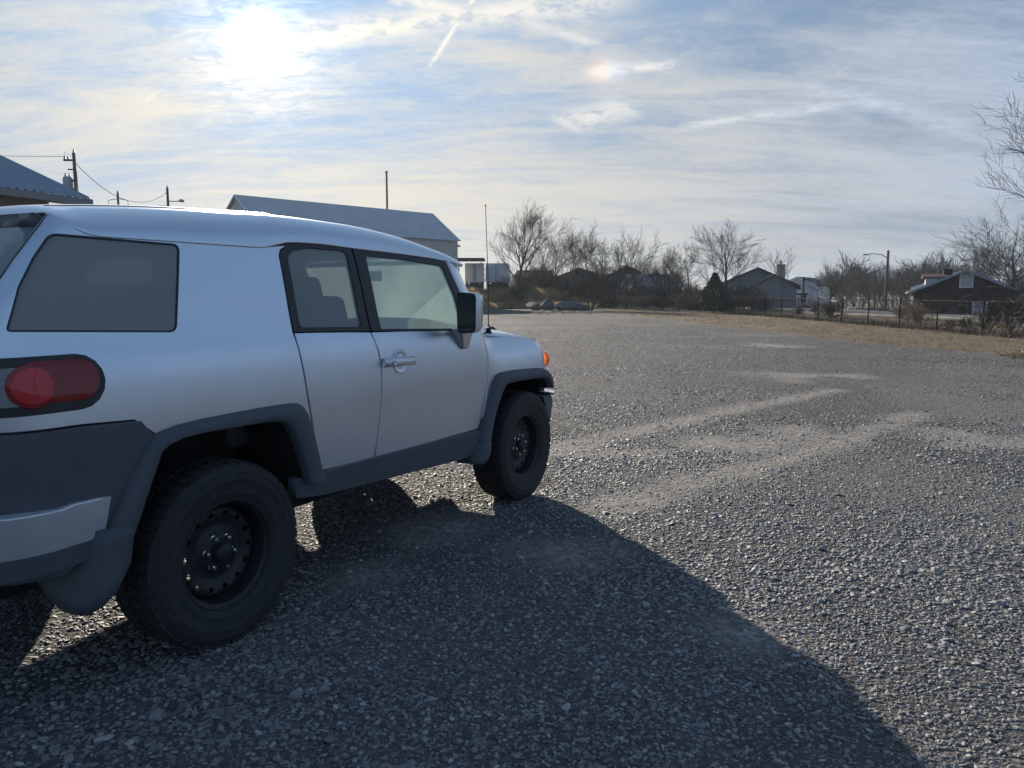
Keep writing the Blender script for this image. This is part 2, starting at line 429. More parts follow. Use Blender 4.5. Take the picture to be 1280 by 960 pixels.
# ------------------------------------------------------------------ ground
FENCE_X = 17.4
def vnoise(x, y, seed=0):
    """cheap smooth value noise on arrays"""
    xi, yi = np.floor(x).astype(int), np.floor(y).astype(int); fx, fy = x - xi, y - yi
    fx, fy = fx * fx * (3 - 2 * fx), fy * fy * (3 - 2 * fy)
    def h(a, b): 
        n = (a * 374761393 + b * 668265263 + seed * 974711) & 0x7fffffff; n = ((n ^ (n >> 13)) * 1274126177) & 0x7fffffff
        return ((n ^ (n >> 16)) & 0xffff) / 65535.
    return (h(xi, yi) * (1 - fx) + h(xi + 1, yi) * fx) * (1 - fy) + (h(xi, yi + 1) * (1 - fx) + h(xi + 1, yi + 1) * fx) * fy
def fbm(x, y, seed=0, o=4):
    s = 0; a = .5
    for k in range(o): s = s + a * vnoise(x * 2 ** k, y * 2 ** k, seed + k); a *= .5
    return s / (1 - .5 ** o)
def terrain(X, Y):
    X, Y = np.asarray(X, float), np.asarray(Y, float)
    z = -2.0 * np_sstep(25, 44, X) - .6 * np_sstep(85, 150, Y) * np_sstep(18, 40, X)
    z = z + 1.95 * np_sstep(83, 95, Y) * (1 - np_sstep(3, 16, X)) * np_sstep(-60, -30, X)
    far = np_sstep(9, 22, np.hypot(X + 1, Y - 5))
    z = z + far * .07 * (fbm(X / 5, Y / 5, 5) - .5)
    z = z + far * .35 * (fbm(X / 9, Y / 9, 8) - .5) * np_sstep(FENCE_X + .5, FENCE_X + 4, X)
    return z
def tz(x, y): return float(terrain(np.array([x]), np.array([y]))[0])
GE = [(4, 140), (8.5, 84), (7.6, 70), (7.9, 58), (8.4, 50), (9.2, 37.4), (10.2, 29.5), (10.3, 26.7), (10.9, 22.2), (12.1, 19.2), (13.6, 16.5), (15, 10), (15, -60)]
def grass_mask(X, Y):
    gy = np.array([p[1] for p in GE][::-1]); gx = np.array([p[0] for p in GE][::-1])
    e = np.interp(Y, gy, gx) + 1.6 * (fbm(X / 2.2, Y / 2.2, 21) - .5) + .8 * (fbm(X * 1.4, Y * 1.4, 22) - .5)
    m = np_sstep(-.25, .35, X - e)
    back = np_sstep(76, 80, Y + 4 * (fbm(X / 4, Y / 4, 23) - .5) + .25 * np.minimum(X, 0))
    return np.maximum(m, back)
def seg_d(X, Y, pts):
    d = np.full(X.shape, 1e9)
    for (ax, ay), (bx, by) in zip(pts[:-1], pts[1:]):
        l2 = (bx - ax) ** 2 + (by - ay) ** 2; t = np.clip(((X - ax) * (bx - ax) + (Y - ay) * (by - ay)) / l2, 0, 1)
        d = np.minimum(d, np.hypot(X - ax - t * (bx - ax), Y - ay - t * (by - ay)))
    return d
TR_A = [at(*p) for p in ((660, 570), (740, 551), (870, 522), (960, 503), (1040, 488))]
TR_B = [at(*p) for p in ((760, 634), (830, 612), (930, 590), (1010, 563), (1080, 540), (1150, 517))]
SPOTS = [(at(910, 556), 1.0), (at(800, 566), .7), (at(1230, 548), 1.0), (at(860, 600), .6), (at(1000, 540), .7), (at(985, 470), 1.3), (at(690, 690), .6), (at(560, 660), .55), (at(920, 790), .35), (at(460, 720), .5), (at(960, 432), 1.6), (at(1060, 470), .9)]
def dust_mask(X, Y):
    n = fbm(X * 1.7, Y * 1.7, 31); n2 = fbm(X * 6, Y * 6, 35)
    wob = .5 * (n - .5) + .25 * (n2 - .5)
    d = .95 * np_sstep(.40, .05, seg_d(X, Y, TR_A) + wob * .8) + 0
    d = np.maximum(d, .95 * np_sstep(.44, .05, seg_d(X, Y, TR_B) + wob * .8))
    for (cx, cy), r in SPOTS: d = np.maximum(d, .95 * np_sstep(r, r * .2, np.hypot(X - cx, Y - cy) + wob * r * 2.2))
    # more worn ground out in the turning loop
    d = np.maximum(d, .30 * np_sstep(.54, .74, fbm(X / 3.1 + 3, Y / 3.1, 41)))
    return np.clip(d * (.55 + .9 * n2), 0, 1)
def axis(lo, hi, d0, d1, step, grow):
    a = list(np.arange(d0, d1 + 1e-6, step)); s = step; x = d1
    while x < hi: s *= grow; x += s; a.append(min(x, hi))
    s = step; x = d0; b = []
    while x > lo: s *= grow; x -= s; b.append(max(x, lo))
    return np.array(b[::-1] + a)
def build_ground():
    ax, ay = axis(-500, 500, -9, 20, .14, 1.06), axis(-150, 700, 1, 24, .14, 1.03)
    X, Y = np.meshgrid(ax, ay); Z = terrain(X, Y); n, m = X.shape
    V = np.stack([X.ravel(), Y.ravel(), Z.ravel()], 1)
    idx = np.arange(n * m).reshape(n, m); F = np.stack([idx[:-1, :-1], idx[:-1, 1:], idx[1:, 1:], idx[1:, :-1]], 2).reshape(-1, 4)
    me = bpy.data.meshes.new('ground'); me.vertices.add(len(V)); me.vertices.foreach_set('co', V.ravel()); me.loops.add(F.size); me.loops.foreach_set('vertex_index', F.ravel())
    me.polygons.add(len(F)); me.polygons.foreach_set('loop_start', np.arange(len(F)) * 4); me.update(calc_edges=True); me.validate(); me.shade_smooth()
    for nm, arr in (('dust', dust_mask(X, Y)), ('grass', grass_mask(X, Y))):
        a = me.attributes.new(nm, 'FLOAT', 'POINT'); a.data.foreach_set('value', arr.ravel().astype(np.float32))
    mm = bpy.data.materials.new('gravel_ground'); mm.use_nodes = True; g = NT(mm.node_tree)
    b = g.n('ShaderNodeBsdfPrincipled'); o = g.n('ShaderNodeOutputMaterial'); g.nt.links.new(b.outputs[0], o.inputs[0])
    tc = g.n('ShaderNodeTexCoord').outputs['Object']
    du = g.n('ShaderNodeAttribute', attribute_name='dust').outputs['Fac']; gr = g.n('ShaderNodeAttribute', attribute_name='grass').outputs['Fac']
    jit = g.v('ADD', tc, g.v('SCALE', g.noise(tc, 30, 3, .5, col=True), .02))
    vs = g.vor(jit, 38); vcol = g.vor(jit, 38, out='Color'); vs2 = g.vor(jit, 95); vcol2 = g.vor(jit, 95, out='Color'); vbig = g.vor(jit, 17, out='Color')
    sep = g.n('ShaderNodeSeparateColor'); g.put(sep.inputs[0], vcol); sep2 = g.n('ShaderNodeSeparateColor'); g.put(sep2.inputs[0], vcol2)
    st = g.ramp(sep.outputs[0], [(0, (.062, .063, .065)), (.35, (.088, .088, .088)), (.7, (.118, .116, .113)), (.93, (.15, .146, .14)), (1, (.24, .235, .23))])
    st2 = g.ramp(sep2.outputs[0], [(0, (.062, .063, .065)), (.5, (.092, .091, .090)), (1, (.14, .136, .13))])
    stone = g.mix(.45, st, st2)  # stone tones kept low: self-shadowing of the gravel is put into the colour
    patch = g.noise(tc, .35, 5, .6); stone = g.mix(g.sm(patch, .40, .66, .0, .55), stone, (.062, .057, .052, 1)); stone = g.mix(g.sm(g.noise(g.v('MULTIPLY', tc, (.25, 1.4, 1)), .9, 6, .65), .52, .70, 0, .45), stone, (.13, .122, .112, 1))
    dustc = g.ramp(g.noise(tc, 9, 7, .7), [(.3, (.225, .208, .188)), (.7, (.38, .35, .318))])
    dfac = g.m('MULTIPLY', du, g.sm(sep.outputs[1], .05, .75, 1.0, .35))
    lot = g.mix(dfac, stone, dustc)
    soil = g.ramp(g.noise(tc, 1.3, 8, .72), [(.30, (.060, .050, .038)), (.48, (.108, .087, .061)), (.66, (.165, .132, .09))])
    soil = g.mix(g.m('MULTIPLY', g.sm(g.noise(tc, 26, 5, .7), .35, .7), .45), soil, (.19, .153, .105, 1))
    gfac = g.sm(g.m('ADD', gr, g.m('MULTIPLY', g.m('SUBTRACT', g.noise(tc, 4, 6, .7), .5), .7)), .3, .7)
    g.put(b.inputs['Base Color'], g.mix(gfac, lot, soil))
    b.inputs['Roughness'].default_value = .92; b.inputs['Specular IOR Level'].default_value = .12
    h = g.m('ADD', g.m('MULTIPLY', g.m('SUBTRACT', 1.0, vs), g.sm(sep.outputs[2], 0, 1, .3, 1.1)), g.m('MULTIPLY', g.m('SUBTRACT', 1.0, vs2), .35))
    h = g.m('MULTIPLY', h, g.m('SUBTRACT', 1.0, g.m('MULTIPLY', g.m('MAXIMUM', du, gfac), .55)))
    g.put(b.inputs['Normal'], g.bump(h, .8, .022))
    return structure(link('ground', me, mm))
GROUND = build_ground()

# loose stones of the lot: real pebbles, too many to count
def pebble_mat():
    m = bpy.data.materials.new('pebble'); m.use_nodes = True; g = NT(m.node_tree); MATS['pebble'] = m
    b = g.n('ShaderNodeBsdfPrincipled'); o = g.n('ShaderNodeOutputMaterial'); g.nt.links.new(b.outputs[0], o.inputs[0])
    r = g.n('ShaderNodeObjectInfo').outputs['Random']; tc = g.n('ShaderNodeTexCoord').outputs['Object']
    c = g.ramp(r, [(0, (.11, .113, .118)), (.3, (.16, .164, .168)), (.6, (.215, .214, .212)), (.8, (.275, .26, .24)), (.93, (.32, .315, .305)), (1, (.45, .445, .435))])
    c = g.mix(g.m('MULTIPLY', g.noise(tc, 3.5, 5, .65), .5), c, g.v('SCALE', c, .65))
    g.put(b.inputs['Base Color'], c); b.inputs['Roughness'].default_value = .52; b.inputs['Specular IOR Level'].default_value = .5
    g.put(b.inputs['Normal'], g.bump(g.noise(tc, 5, 4, .6), .35, .12))
    return m
pebble_mat()
def pebble_meshes():
    out = []
    for k in range(7):
        bm = bmesh.new(); bmesh.ops.create_icosphere(bm, subdivisions=2, radius=1); rg = np.random.RandomState(k + 4)
        pl = rg.normal(size=(9, 3)); pl /= np.linalg.norm(pl, axis=1)[:, None]; dd = rg.uniform(.50, .92, 9)
        for v in bm.verts:   # a ball worn flat on several random sides
            p = np.array(v.co)
            for n_, d_ in zip(pl, dd):
                e = p @ n_ - d_
                if e > 0: p = p - n_ * e * .9
            v.co = p * [1.25, .95, .62] if k % 3 else p * [1.5, 1.0, .45]
        me = bpy.data.meshes.new('pebble_shape'); bm.to_mesh(me); bm.free(); me.shade_smooth(); me.set_sharp_from_angle(angle=R(24)); me.materials.append(MATS['pebble']); out.append(me)
    return out
PEB = pebble_meshes()
def scatter_pebbles():
    rg = np.random.RandomState(11)
    # stones kept by distance band: (nearest, farthest, per square metre, size, half angle)
    th0, th1, R0, R1 = R(-100), R(88), .25, 48.0
    rr = np.linspace(R0, R1, 800); dn = 3700 * np.minimum(1, (3.6 / rr)) ** 1.38 * np_sstep(R1, 20, rr); cdf = np.cumsum(dn * rr); n = int(cdf[-1] * (rr[1] - rr[0]) * (th1 - th0)); cdf /= cdf[-1]
    r = np.interp(rg.uniform(size=n), cdf, rr); t = rg.uniform(th0, th1, n); x, y = r * np.sin(t), r * np.cos(t)
    du = dust_mask(x, y); gm = grass_mask(x, y); dr = .30 + 1.15 * fbm(x * .9, y * .9, 61)      # thick and thin drifts
    keep = rg.uniform(size=n) < np.clip(dr * (1 - .9 * du) * (1 - .97 * gm) * np.where((t > R(-47)) & (t < R(44)), 1., np.where(r < 14, .6, .35)), 0, 1)
    x, y, r = x[keep], y[keep], r[keep]; s = .0040 + .0118 * rg.beta(1.0, 3.4, len(x)); s *= (.75 + .65 * vnoise(x * .7, y * .7, 71)) * (1 + .016 * np.maximum(r - 4, 0))
    big = rg.uniform(size=len(x)) < .025; s[big] *= 1.7
    P = [np.stack([x, y, terrain(x, y) + s * .06, s], 1)]
    P = np.concatenate(P)
    me = bpy.data.meshes.new('gravel_stones'); me.vertices.add(len(P)); me.vertices.foreach_set('co', P[:, :3].astype(np.float32).ravel())
    a = me.attributes.new('size', 'FLOAT', 'POINT'); a.data.foreach_set('value', P[:, 3].astype(np.float32))
    a = me.attributes.new('rot', 'FLOAT_VECTOR', 'POINT'); e = rg.uniform(-.45, .45, (len(P), 3)); e[:, 2] = rg.uniform(0, 6.283, len(P)); a.data.foreach_set('vector', e.astype(np.float32).ravel())
    o = link('gravel_stones', me, None); me.materials.append(MATS['pebble'])
    tag(o, 'loose grey crushed gravel spread over the lot', 'gravel', kind='stuff')
    ng = bpy.data.node_groups.new('stones', 'GeometryNodeTree'); ng.interface.new_socket('Geometry', in_out='INPUT', socket_type='NodeSocketGeometry'); ng.interface.new_socket('Geometry', in_out='OUTPUT', socket_type='NodeSocketGeometry')
    N = ng.nodes; L = ng.links; gi, go = N.new('NodeGroupInput'), N.new('NodeGroupOutput')
    iop = N.new('GeometryNodeInstanceOnPoints'); L.new(gi.outputs[0], iop.inputs['Points'])
    pc = bpy.data.collections.new('pebble_shapes')
    for k, pm in enumerate(PEB): pc.objects.link(bpy.data.objects.new('pebble_shape', pm))
    ci = N.new('GeometryNodeCollectionInfo'); ci.inputs['Collection'].default_value = pc; ci.inputs['Separate Children'].default_value = True; ci.inputs['Reset Children'].default_value = True
    L.new(ci.outputs[0], iop.inputs['Instance']); iop.inputs['Pick Instance'].default_value = True
    na = N.new('GeometryNodeInputNamedAttribute'); na.data_type = 'FLOAT'; na.inputs[0].default_value = 'size'; L.new(na.outputs[0], iop.inputs['Scale'])
    nr = N.new('GeometryNodeInputNamedAttribute'); nr.data_type = 'FLOAT_VECTOR'; nr.inputs[0].default_value = 'rot'
    e2 = N.new('FunctionNodeEulerToRotation'); L.new(nr.outputs[0], e2.inputs[0]); L.new(e2.outputs[0], iop.inputs['Rotation'])
    L.new(iop.outputs[0], go.inputs[0])
    md = o.modifiers.new('stones', 'NODES'); md.node_group = ng
    return len(P)
NPEB = scatter_pebbles()

# dry grass on the verge along the fence
mat('dry_grass', (.155, .122, .082), .8, var=.35, vscale=.8, coords='Object'); make_translucent('dry_grass', .5); mat('bank_straw', (.34, .26, .15), .8, var=.35, vscale=.8); make_translucent('bank_straw', .55); mat('dead_brown', (.10, .075, .055), .85, var=.4, vscale=3)
def blades(name, m, pts, hmin, hmax, w, label, cat, lean=.5, per=4, seed=5):
    rg = np.random.RandomState(seed); n = len(pts) * per; base = np.repeat(pts, per, 0) + np.concatenate([rg.normal(0, .05, (n, 2)), np.zeros((n, 1))], 1)
    a = rg.uniform(0, 6.283, n); h = rg.uniform(hmin, hmax, n); ld = rg.normal(0, lean, (n, 2)) * h[:, None]; ww = w * rg.uniform(.6, 1.4, n)
    sx, sy = np.cos(a) * ww, np.sin(a) * ww; V = np.zeros((n, 3, 3))
    V[:, 0] = base + np.stack([-sx, -sy, -.02 + 0 * sx], 1); V[:, 1] = base + np.stack([sx, sy, -.02 + 0 * sx], 1); V[:, 2] = base + np.concatenate([ld, h[:, None]], 1)
    F = np.arange(n * 3).reshape(n, 3); me = bpy.data.meshes.new(name); me.from_pydata(V.reshape(-1, 3).tolist(), [], F.tolist()); me.update()
    return tag(link(name, me, m), label, cat, kind='stuff')
def verge_points(n, x0, x1, y0, y1, seed):
    rg = np.random.RandomState(seed); x, y = rg.uniform(x0, x1, n), y0 + (y1 - y0) * rg.uniform(0, 1, n) ** 1.5
    k = (rg.uniform(size=n) < grass_mask(x, y) * np.clip(1.6 * fbm(x / 1.5, y / 1.5, 91) - .25, .03, 1)); x, y = x[k], y[k]
    return np.stack([x, y, terrain(x, y)], 1)
blades('dry_grass', 'dry_grass', verge_points(26000, 8, 25, 14, 90, 3), .03, .11, .012, 'short tan dead grass on the verge along the chain-link fence', 'grass')
p = verge_points(4200, FENCE_X - .6, FENCE_X + .8, 18, 100, 4)
blades('weed_strip', 'dead_brown', p, .08, .34, .010, 'dark dead weeds grown up under the chain-link fence', 'weeds', per=6, seed=8)
rg = np.random.RandomState(6); n = 5200; x, y = rg.uniform(-8, 8.5, n), rg.uniform(77, 93, n); 
blades('bank_grass', 'bank_straw', np.stack([x, y, terrain(x, y)], 1), .2, .75, .03, 'rough tan grass on the bank behind the rubble', 'grass', per=6, seed=9)

# road beyond the fence with its kerb
mat('asphalt', (.06, .06, .062), .9, var=.2, vscale=2); mat('concrete', (.36, .35, .33), .85, var=.2, vscale=1.5, bump=.2, bscale=30)
def ribbon(name, m, pts, w0, w1, dz, curb=0.):
    b = MB(); rows = []
    for x, y in pts:
        z = max(tz(x + w0, y), tz(x + w1, y), tz(x + (w0 + w1) / 2, y)) + dz; r = [(x + w0, y, z), (x + w1, y, z)]
        if curb: r = [(x + w0, y, z - .3)] + r + [(x + w1, y, z - .3)]
        rows.append(r)
    return structure(b.grid(rows).build(name, m))
ry = np.linspace(15, 190, 60); rpts = [(25.2 - .075 * (y - 35), y) for y in ry]
ribbon('kerb', 'concrete', rpts, 0, .35, .14, .1)
ribbon('road', 'asphalt', rpts, .5, 7.5, .05)

# ------------------------------------------------------------------ trees
mat('bark', (.060, .052, .046), .9, var=.35, vscale=4, bump=.5, bscale=25, bdist=.02)
mat('twig', (.034, .029, .027), .9, var=.3, vscale=1.5); mat('twig_red', (.060, .041, .033), .9, var=.3, vscale=1.5); mat('twig_tan', (.24, .185, .12), .9, var=.35, vscale=1.5)
mat('cedar', (.030, .045, .034), .8, var=.45, vscale=3)
def make_tree(seed, H=9., spread=.9, trunk=.16, first=.28, levels=4, nch=(8, 6, 5, 4), up=.25, twig=.011, fork=0, stems=1, wig=.16):
    rg = random.Random(seed); tr, cr = MB(), MB()
    def rdir(d, ang):
        d = d.normalized(); o = d.orthogonal().normalized(); o.rotate(Matrix.Rotation(rg.uniform(0, 6.283), 3, d)); return (d * math.cos(ang) + o * math.sin(ang)).normalized()
    def grow(p, d, L, r, lv):
        nseg = 7 if lv == 0 else (5 if lv < 3 else 3); pts = [p.copy()]; rad = [r]; q = p.copy(); dd = d.copy()
        end = .28 if lv == 0 else .3
        for i in range(nseg):
            w = wig * (.6, .8, .8, .7, .6, .6)[lv]; dd = (dd + Vector((rg.gauss(0, w), rg.gauss(0, w), rg.gauss(0, w) * .6 + up * (.42 if lv else .6) * .5))).normalized()
            q = q + dd * (L / nseg); pts.append(q.copy()); rad.append(max(r * (1 - (1 - end) * (i + 1) / nseg), twig * .6))
        (tr if lv <= 1 else cr).tube(pts, rad, (8, 6, 4, 3, 3, 3)[lv], cap=False)
        if lv >= levels: return
        n = nch[lv] + rg.randint(-1, 1); lo = first if lv == 0 else .22
        for k in range(n):
            t = lo + (1 - lo) * (k + rg.uniform(.1, .9)) / n; j = min(int(t * nseg), nseg - 1); s = t * nseg - j
            pp_ = pts[j].lerp(pts[j + 1], s); dl = (pts[j + 1] - pts[j]).normalized(); rr_ = rad[j] * (1 - s) + rad[j + 1] * s
            ang = rg.uniform(.35, .80) if lv else rg.uniform(.5, 1.0) * spread
            nd = rdir(dl, ang)
            if nd.z < -.15: nd.z *= -.4; nd.normalize()
            nl = L * (rg.uniform(.42, .66) if lv else rg.uniform(.45, .72) * (1.15 - .55 * (t - lo)))
            grow(pp_, nd, nl, max(rr_ * rg.uniform(.45, .66), twig), lv + 1)
        if lv == 0: grow(pts[-1], dd, L * .35, rad[-1], 2)
    for s in range(stems):
        if stems == 1: grow(Vector((0, 0, -.25)), Vector((rg.gauss(0, .06), rg.gauss(0, .06), 1)), H * .72, trunk, 0)
        else:
            a = rg.uniform(0, 6.283); grow(Vector((rg.gauss(0, .12) , rg.gauss(0, .12), -.15)), Vector((math.cos(a) * .45, math.sin(a) * .45, 1)).normalized(), H * rg.uniform(.55, .8), trunk * rg.uniform(.6, 1), 0)
    # unify height
    allz = max(max(v[2] for v in tr.v), max((v[2] for v in cr.v), default=0)); k = H / allz
    for b in (tr, cr): b.v = [(x * k, y * k, z * k) for x, y, z in b.v]
    return tr.mesh('trunk'), cr.mesh('crown')
TREES = {}
def tmesh(key, **k):
    if key not in TREES:
        a, b = make_tree(**k); a.shade_smooth(); TREES[key] = (a, b, k['H'])
    return TREES[key]
def place_tree(key, x, y, h, rz, label, group=None, m='twig', name='bare_tree', cat='tree', sx=1., z=None):
    a, b, H = TREES[key]; s = h / H
    T = thing(name, label, cat, (x, y, tz(x, y) if z is None else z), rz, group); T.scale = (s * sx, s * sx, s)
    for nm, me, mm in (('trunk', a, 'bark'), ('crown', b, m)):
        o = bpy.data.objects.new(nm, me); COL.objects.link(o); o.parent = T
        if not me.materials: me.materials.append(MATS[mm])
        o.material_slots[0].link = 'OBJECT'; o.material_slots[0].material = MATS[mm]
    return T
tmesh('vase', seed=2, H=11, spread=.62, trunk=.24, first=.22, levels=4, nch=(11, 7, 6, 5), up=.34, twig=.010)
tmesh('round', seed=7, H=10, spread=1.05, trunk=.22, first=.16, levels=4, nch=(12, 7, 6, 6), up=.26, twig=.010)
tmesh('tall', seed=13, H=10, spread=.7, trunk=.15, first=.3, levels=4, nch=(9, 6, 5, 4), up=.3, twig=.010)
tmesh('scrub', seed=21, H=8, spread=.8, trunk=.12, first=.2, levels=4, nch=(9, 6, 5, 4), up=.28, twig=.010)
tmesh('ragged', seed=34, H=9, spread=1.0, trunk=.2, first=.35, levels=4, nch=(7, 5, 5, 4), up=.15, twig=.014, wig=.26)
tmesh('thin', seed=41, H=7, spread=.55, trunk=.09, first=.45, levels=3, nch=(7, 5, 4, 3), up=.35, twig=.016)
tmesh('multi', seed=55, H=6, spread=.8, trunk=.11, first=.2, levels=4, nch=(6, 5, 4, 4), up=.3, twig=.011, stems=4)
tmesh('bush', seed=61, H=2.2, spread=.9, trunk=.03, first=.1, levels=3, nch=(6, 5, 4, 3), up=.22, twig=.007, stems=11, wig=.22)
tmesh('bush2', seed=67, H=1.8, spread=1.0, trunk=.025, first=.08, levels=3, nch=(7, 5, 4, 3), up=.12, twig=.007, stems=13, wig=.3)
tmesh('far', seed=81, H=9, spread=.8, trunk=.17, first=.22, levels=3, nch=(10, 7, 7), up=.28, twig=.03)
tmesh('near', seed=73, H=9, spread=1.0, trunk=.2, first=.3, levels=5, nch=(9, 6, 5, 4, 3), up=.2, twig=.006, wig=.17)
def px_tree(key, px, top, Y, label, rz=0., group=None, base=None, **k):
    x = (px - 640) / FPX * Y * math.cos(PITCH) * 1.0 if False else at_y(px, 368, Y)[0]
    zt = at_y(px, top, Y)[2]; zb = tz(x, Y); return place_tree(key, x, Y, zt - zb, rz, label, group, **k)
px_tree('vase', 648, 250, 88, 'tall vase-shaped bare tree standing behind the white trailers', 1.0, sx=1.05)
G1 = 'bare trees on the boundary behind the rubble'
for i, (px, top, Y, key) in enumerate(((692, 278, 92, 'scrub'), (712, 274, 86, 'tall'), (736, 284, 95, 'scrub'), (755, 284, 84, 'tall'), (772, 288, 92, 'scrub'), (676, 292, 100, 'scrub'))):
    px_tree(key, px, top, Y, 'slender bare tree in the thicket behind the concrete rubble', i * 1.3, G1, sx=1.1)
px_tree('ragged', 790, 278, 86, 'ragged bare tree with nests of twigs at the end of the thicket', 2.1, sx=.8)
px_tree('multi', 738, 322, 70, 'leaning bare sapling clump growing beside the concrete rubble', .5, m='twig_red', sx=1.2)
px_tree('round', 830, 306, 78, 'small spreading bare tree between the pale roof and the dark cedar', .3, sx=.9)
px_tree('scrub', 862, 296, 80, 'narrow bare tree just beside the dark cedar', 2.2, sx=1.1)
px_tree('round', 905, 271, 76, 'large round-crowned bare tree behind the dark cedar', 4.2, sx=1.18)
for i, (px, top, Y) in enumerate(((800, 318, 90), (816, 322, 84), (842, 318, 88), (782, 316, 88), (664, 306, 96))):
    px_tree(('tall', 'scrub')[i % 2], px, top, Y, 'thin dark bare tree in front of the pale metal roof' if i < 4 else 'small bare tree next to the tall vase-shaped tree', i * 1.4 + .3, 'thin trees before the pale roof' if i < 4 else None, sx=1.25)
px_tree('scrub', 848, 330, 66, 'low bare scrub tree at the foot of the cedar thicket', 1.2, m='twig_red', sx=1.3)
px_tree('thin', 979, 303, 56, 'thin pale sapling by the fence in front of the gabled house', .4, m='twig_tan', sx=.9)
px_tree('ragged', 1037, 316, 82, 'ragged bare yard tree in front of the white shed roof', 2.0, sx=.75)
px_tree('scrub', 1056, 330, 95, 'dense bare tree behind the white shed roof', 3.0, sx=1.2)
G2 = 'bare trees beyond the street'
for i, (px, top, Y, key) in enumerate(((1078, 322, 130, 'scrub'), (1094, 326, 120, 'round'), (1125, 322, 130, 'round'), (1143, 326, 115, 'scrub'), (1160, 330, 125, 'tall'), (1108, 330, 140, 'tall'))):
    px_tree(key, px, top, Y, 'bare tree in the dense row beyond the street lamp', i * 1.9 + .4, G2, sx=1.25)
px_tree('ragged', 1172, 308, 108, 'open-branched bare tree rising behind the brick house chimney', 3.6, sx=1.0)
px_tree('vase', 1212, 290, 98, 'tall bare tree behind the ridge of the brick house', 2.2, sx=1.1)
px_tree('round', 1262, 262, 92, 'broad bare tree behind the right slope of the brick house', 5.0, sx=1.2)
px_tree('ragged', 1288, 240, 66, 'dark gnarled bare tree overhanging the brick house', 1.3, sx=1.2)
place_tree('near', 17.7, 23.8, 10.6, 2.6, 'bare tree by the fence with branches reaching over the lot', m='twig_red')
for i, (px, top, Y) in enumerate(((1262, 350, 56), (1275, 345, 60))):
    px_tree('multi', px, top, Y, 'dark many-stemmed thicket tree beside the brick house wall', i * 2.3, 'thicket trees by the brick house', sx=1.3)
for i, (px, top, Y) in enumerate(((1268, 372, 30), (1240, 385, 31), (1254, 366, 44))):
    px_tree('bush', px, top, Y, 'dark leafless shrub crowding the fence below the brick house', i * 2., 'shrubs by the brick house', name='bare_shrub', cat='shrub', sx=1.5)
for i, (px, top, Y) in enumerate(((1138, 372, 40), (1152, 376, 38), (1128, 380, 44))):
    px_tree('bush', px, top, Y, 'pale tangled dead shrub on the fence beside the brick house', i * 1.7, 'pale dead shrubs on the fence', m='twig_tan', name='bare_shrub', cat='shrub', sx=1.3)
for i, (px, top, Y) in enumerate(((930, 362, 68), (952, 366, 66), (1024, 374, 50), (1042, 372, 47), (915, 372, 60), (1000, 382, 55), (1190, 396, 32), (1208, 394, 34))):
    px_tree(('bush', 'bush2')[i % 2], px, top, Y, 'brown leafless shrub growing along the chain-link fence', i * 1.1, 'shrubs along the fence', m='twig_red', name='bare_shrub', cat='shrub', sx=1.25)
for i, (px, top, Y) in enumerate(((612, 366, 84), (630, 363, 86), (655, 364, 82), (668, 370, 78), (690, 364, 88), (706, 366, 86), (724, 370, 82), (640, 372, 78), (760, 368, 82), (784, 366, 80), (806, 366, 78), (826, 368, 74), (870, 362, 72), (700, 376, 76))):
    px_tree(('bush2', 'bush')[i % 2], px, top, Y, 'tan and brown leafless brush on the bank behind the rubble', i * .9, 'brush on the bank', m=('twig_tan', 'twig_red')[i % 3 > 1], name='bare_shrub', cat='shrub', sx=1.9)
# far woods along the skyline: one mass
def woods():
    rg = random.Random(9); V = []; F = []; o = 0
    parts = []
    for key in ('far',):
        a, b, H = TREES[key]; vv = []; ff = []; k = 0
        for me in (a, b):
            co = np.zeros(len(me.vertices) * 3); me.vertices.foreach_get('co', co); vv.append(co.reshape(-1, 3)); ff += [tuple(i + k for i in p.vertices) for p in me.polygons]; k += len(me.vertices)
        parts.append((np.concatenate(vv), ff, H))
    for i in range(135):
        v, f, H = parts[0]; Y = rg.uniform(165, 260); px = rg.uniform(600, 1010) if i % 3 == 0 else rg.uniform(1010, 1330); x = at_y(px, 368, Y)[0]; h = rg.uniform(5, 9) + (rg.choice((2, 4, 6)) if px > 1030 else -1)
        s = h / H; a = rg.uniform(0, 6.28); c, sn = math.cos(a), math.sin(a); q = v * [s * 1.25, s * 1.25, s]
        q = np.stack([q[:, 0] * c - q[:, 1] * sn + x, q[:, 0] * sn + q[:, 1] * c + Y, q[:, 2] + tz(x, Y)], 1); V.append(q); F += [tuple(j + o for j in t) for t in f]; o += len(q)
    me = bpy.data.meshes.new('distant_woods'); me.from_pydata(np.concatenate(V).tolist(), [], F); me.update()
    tag(link('distant_woods', me, 'twig'), 'distant line of bare woods along the skyline', 'woods', kind='stuff')
woods()
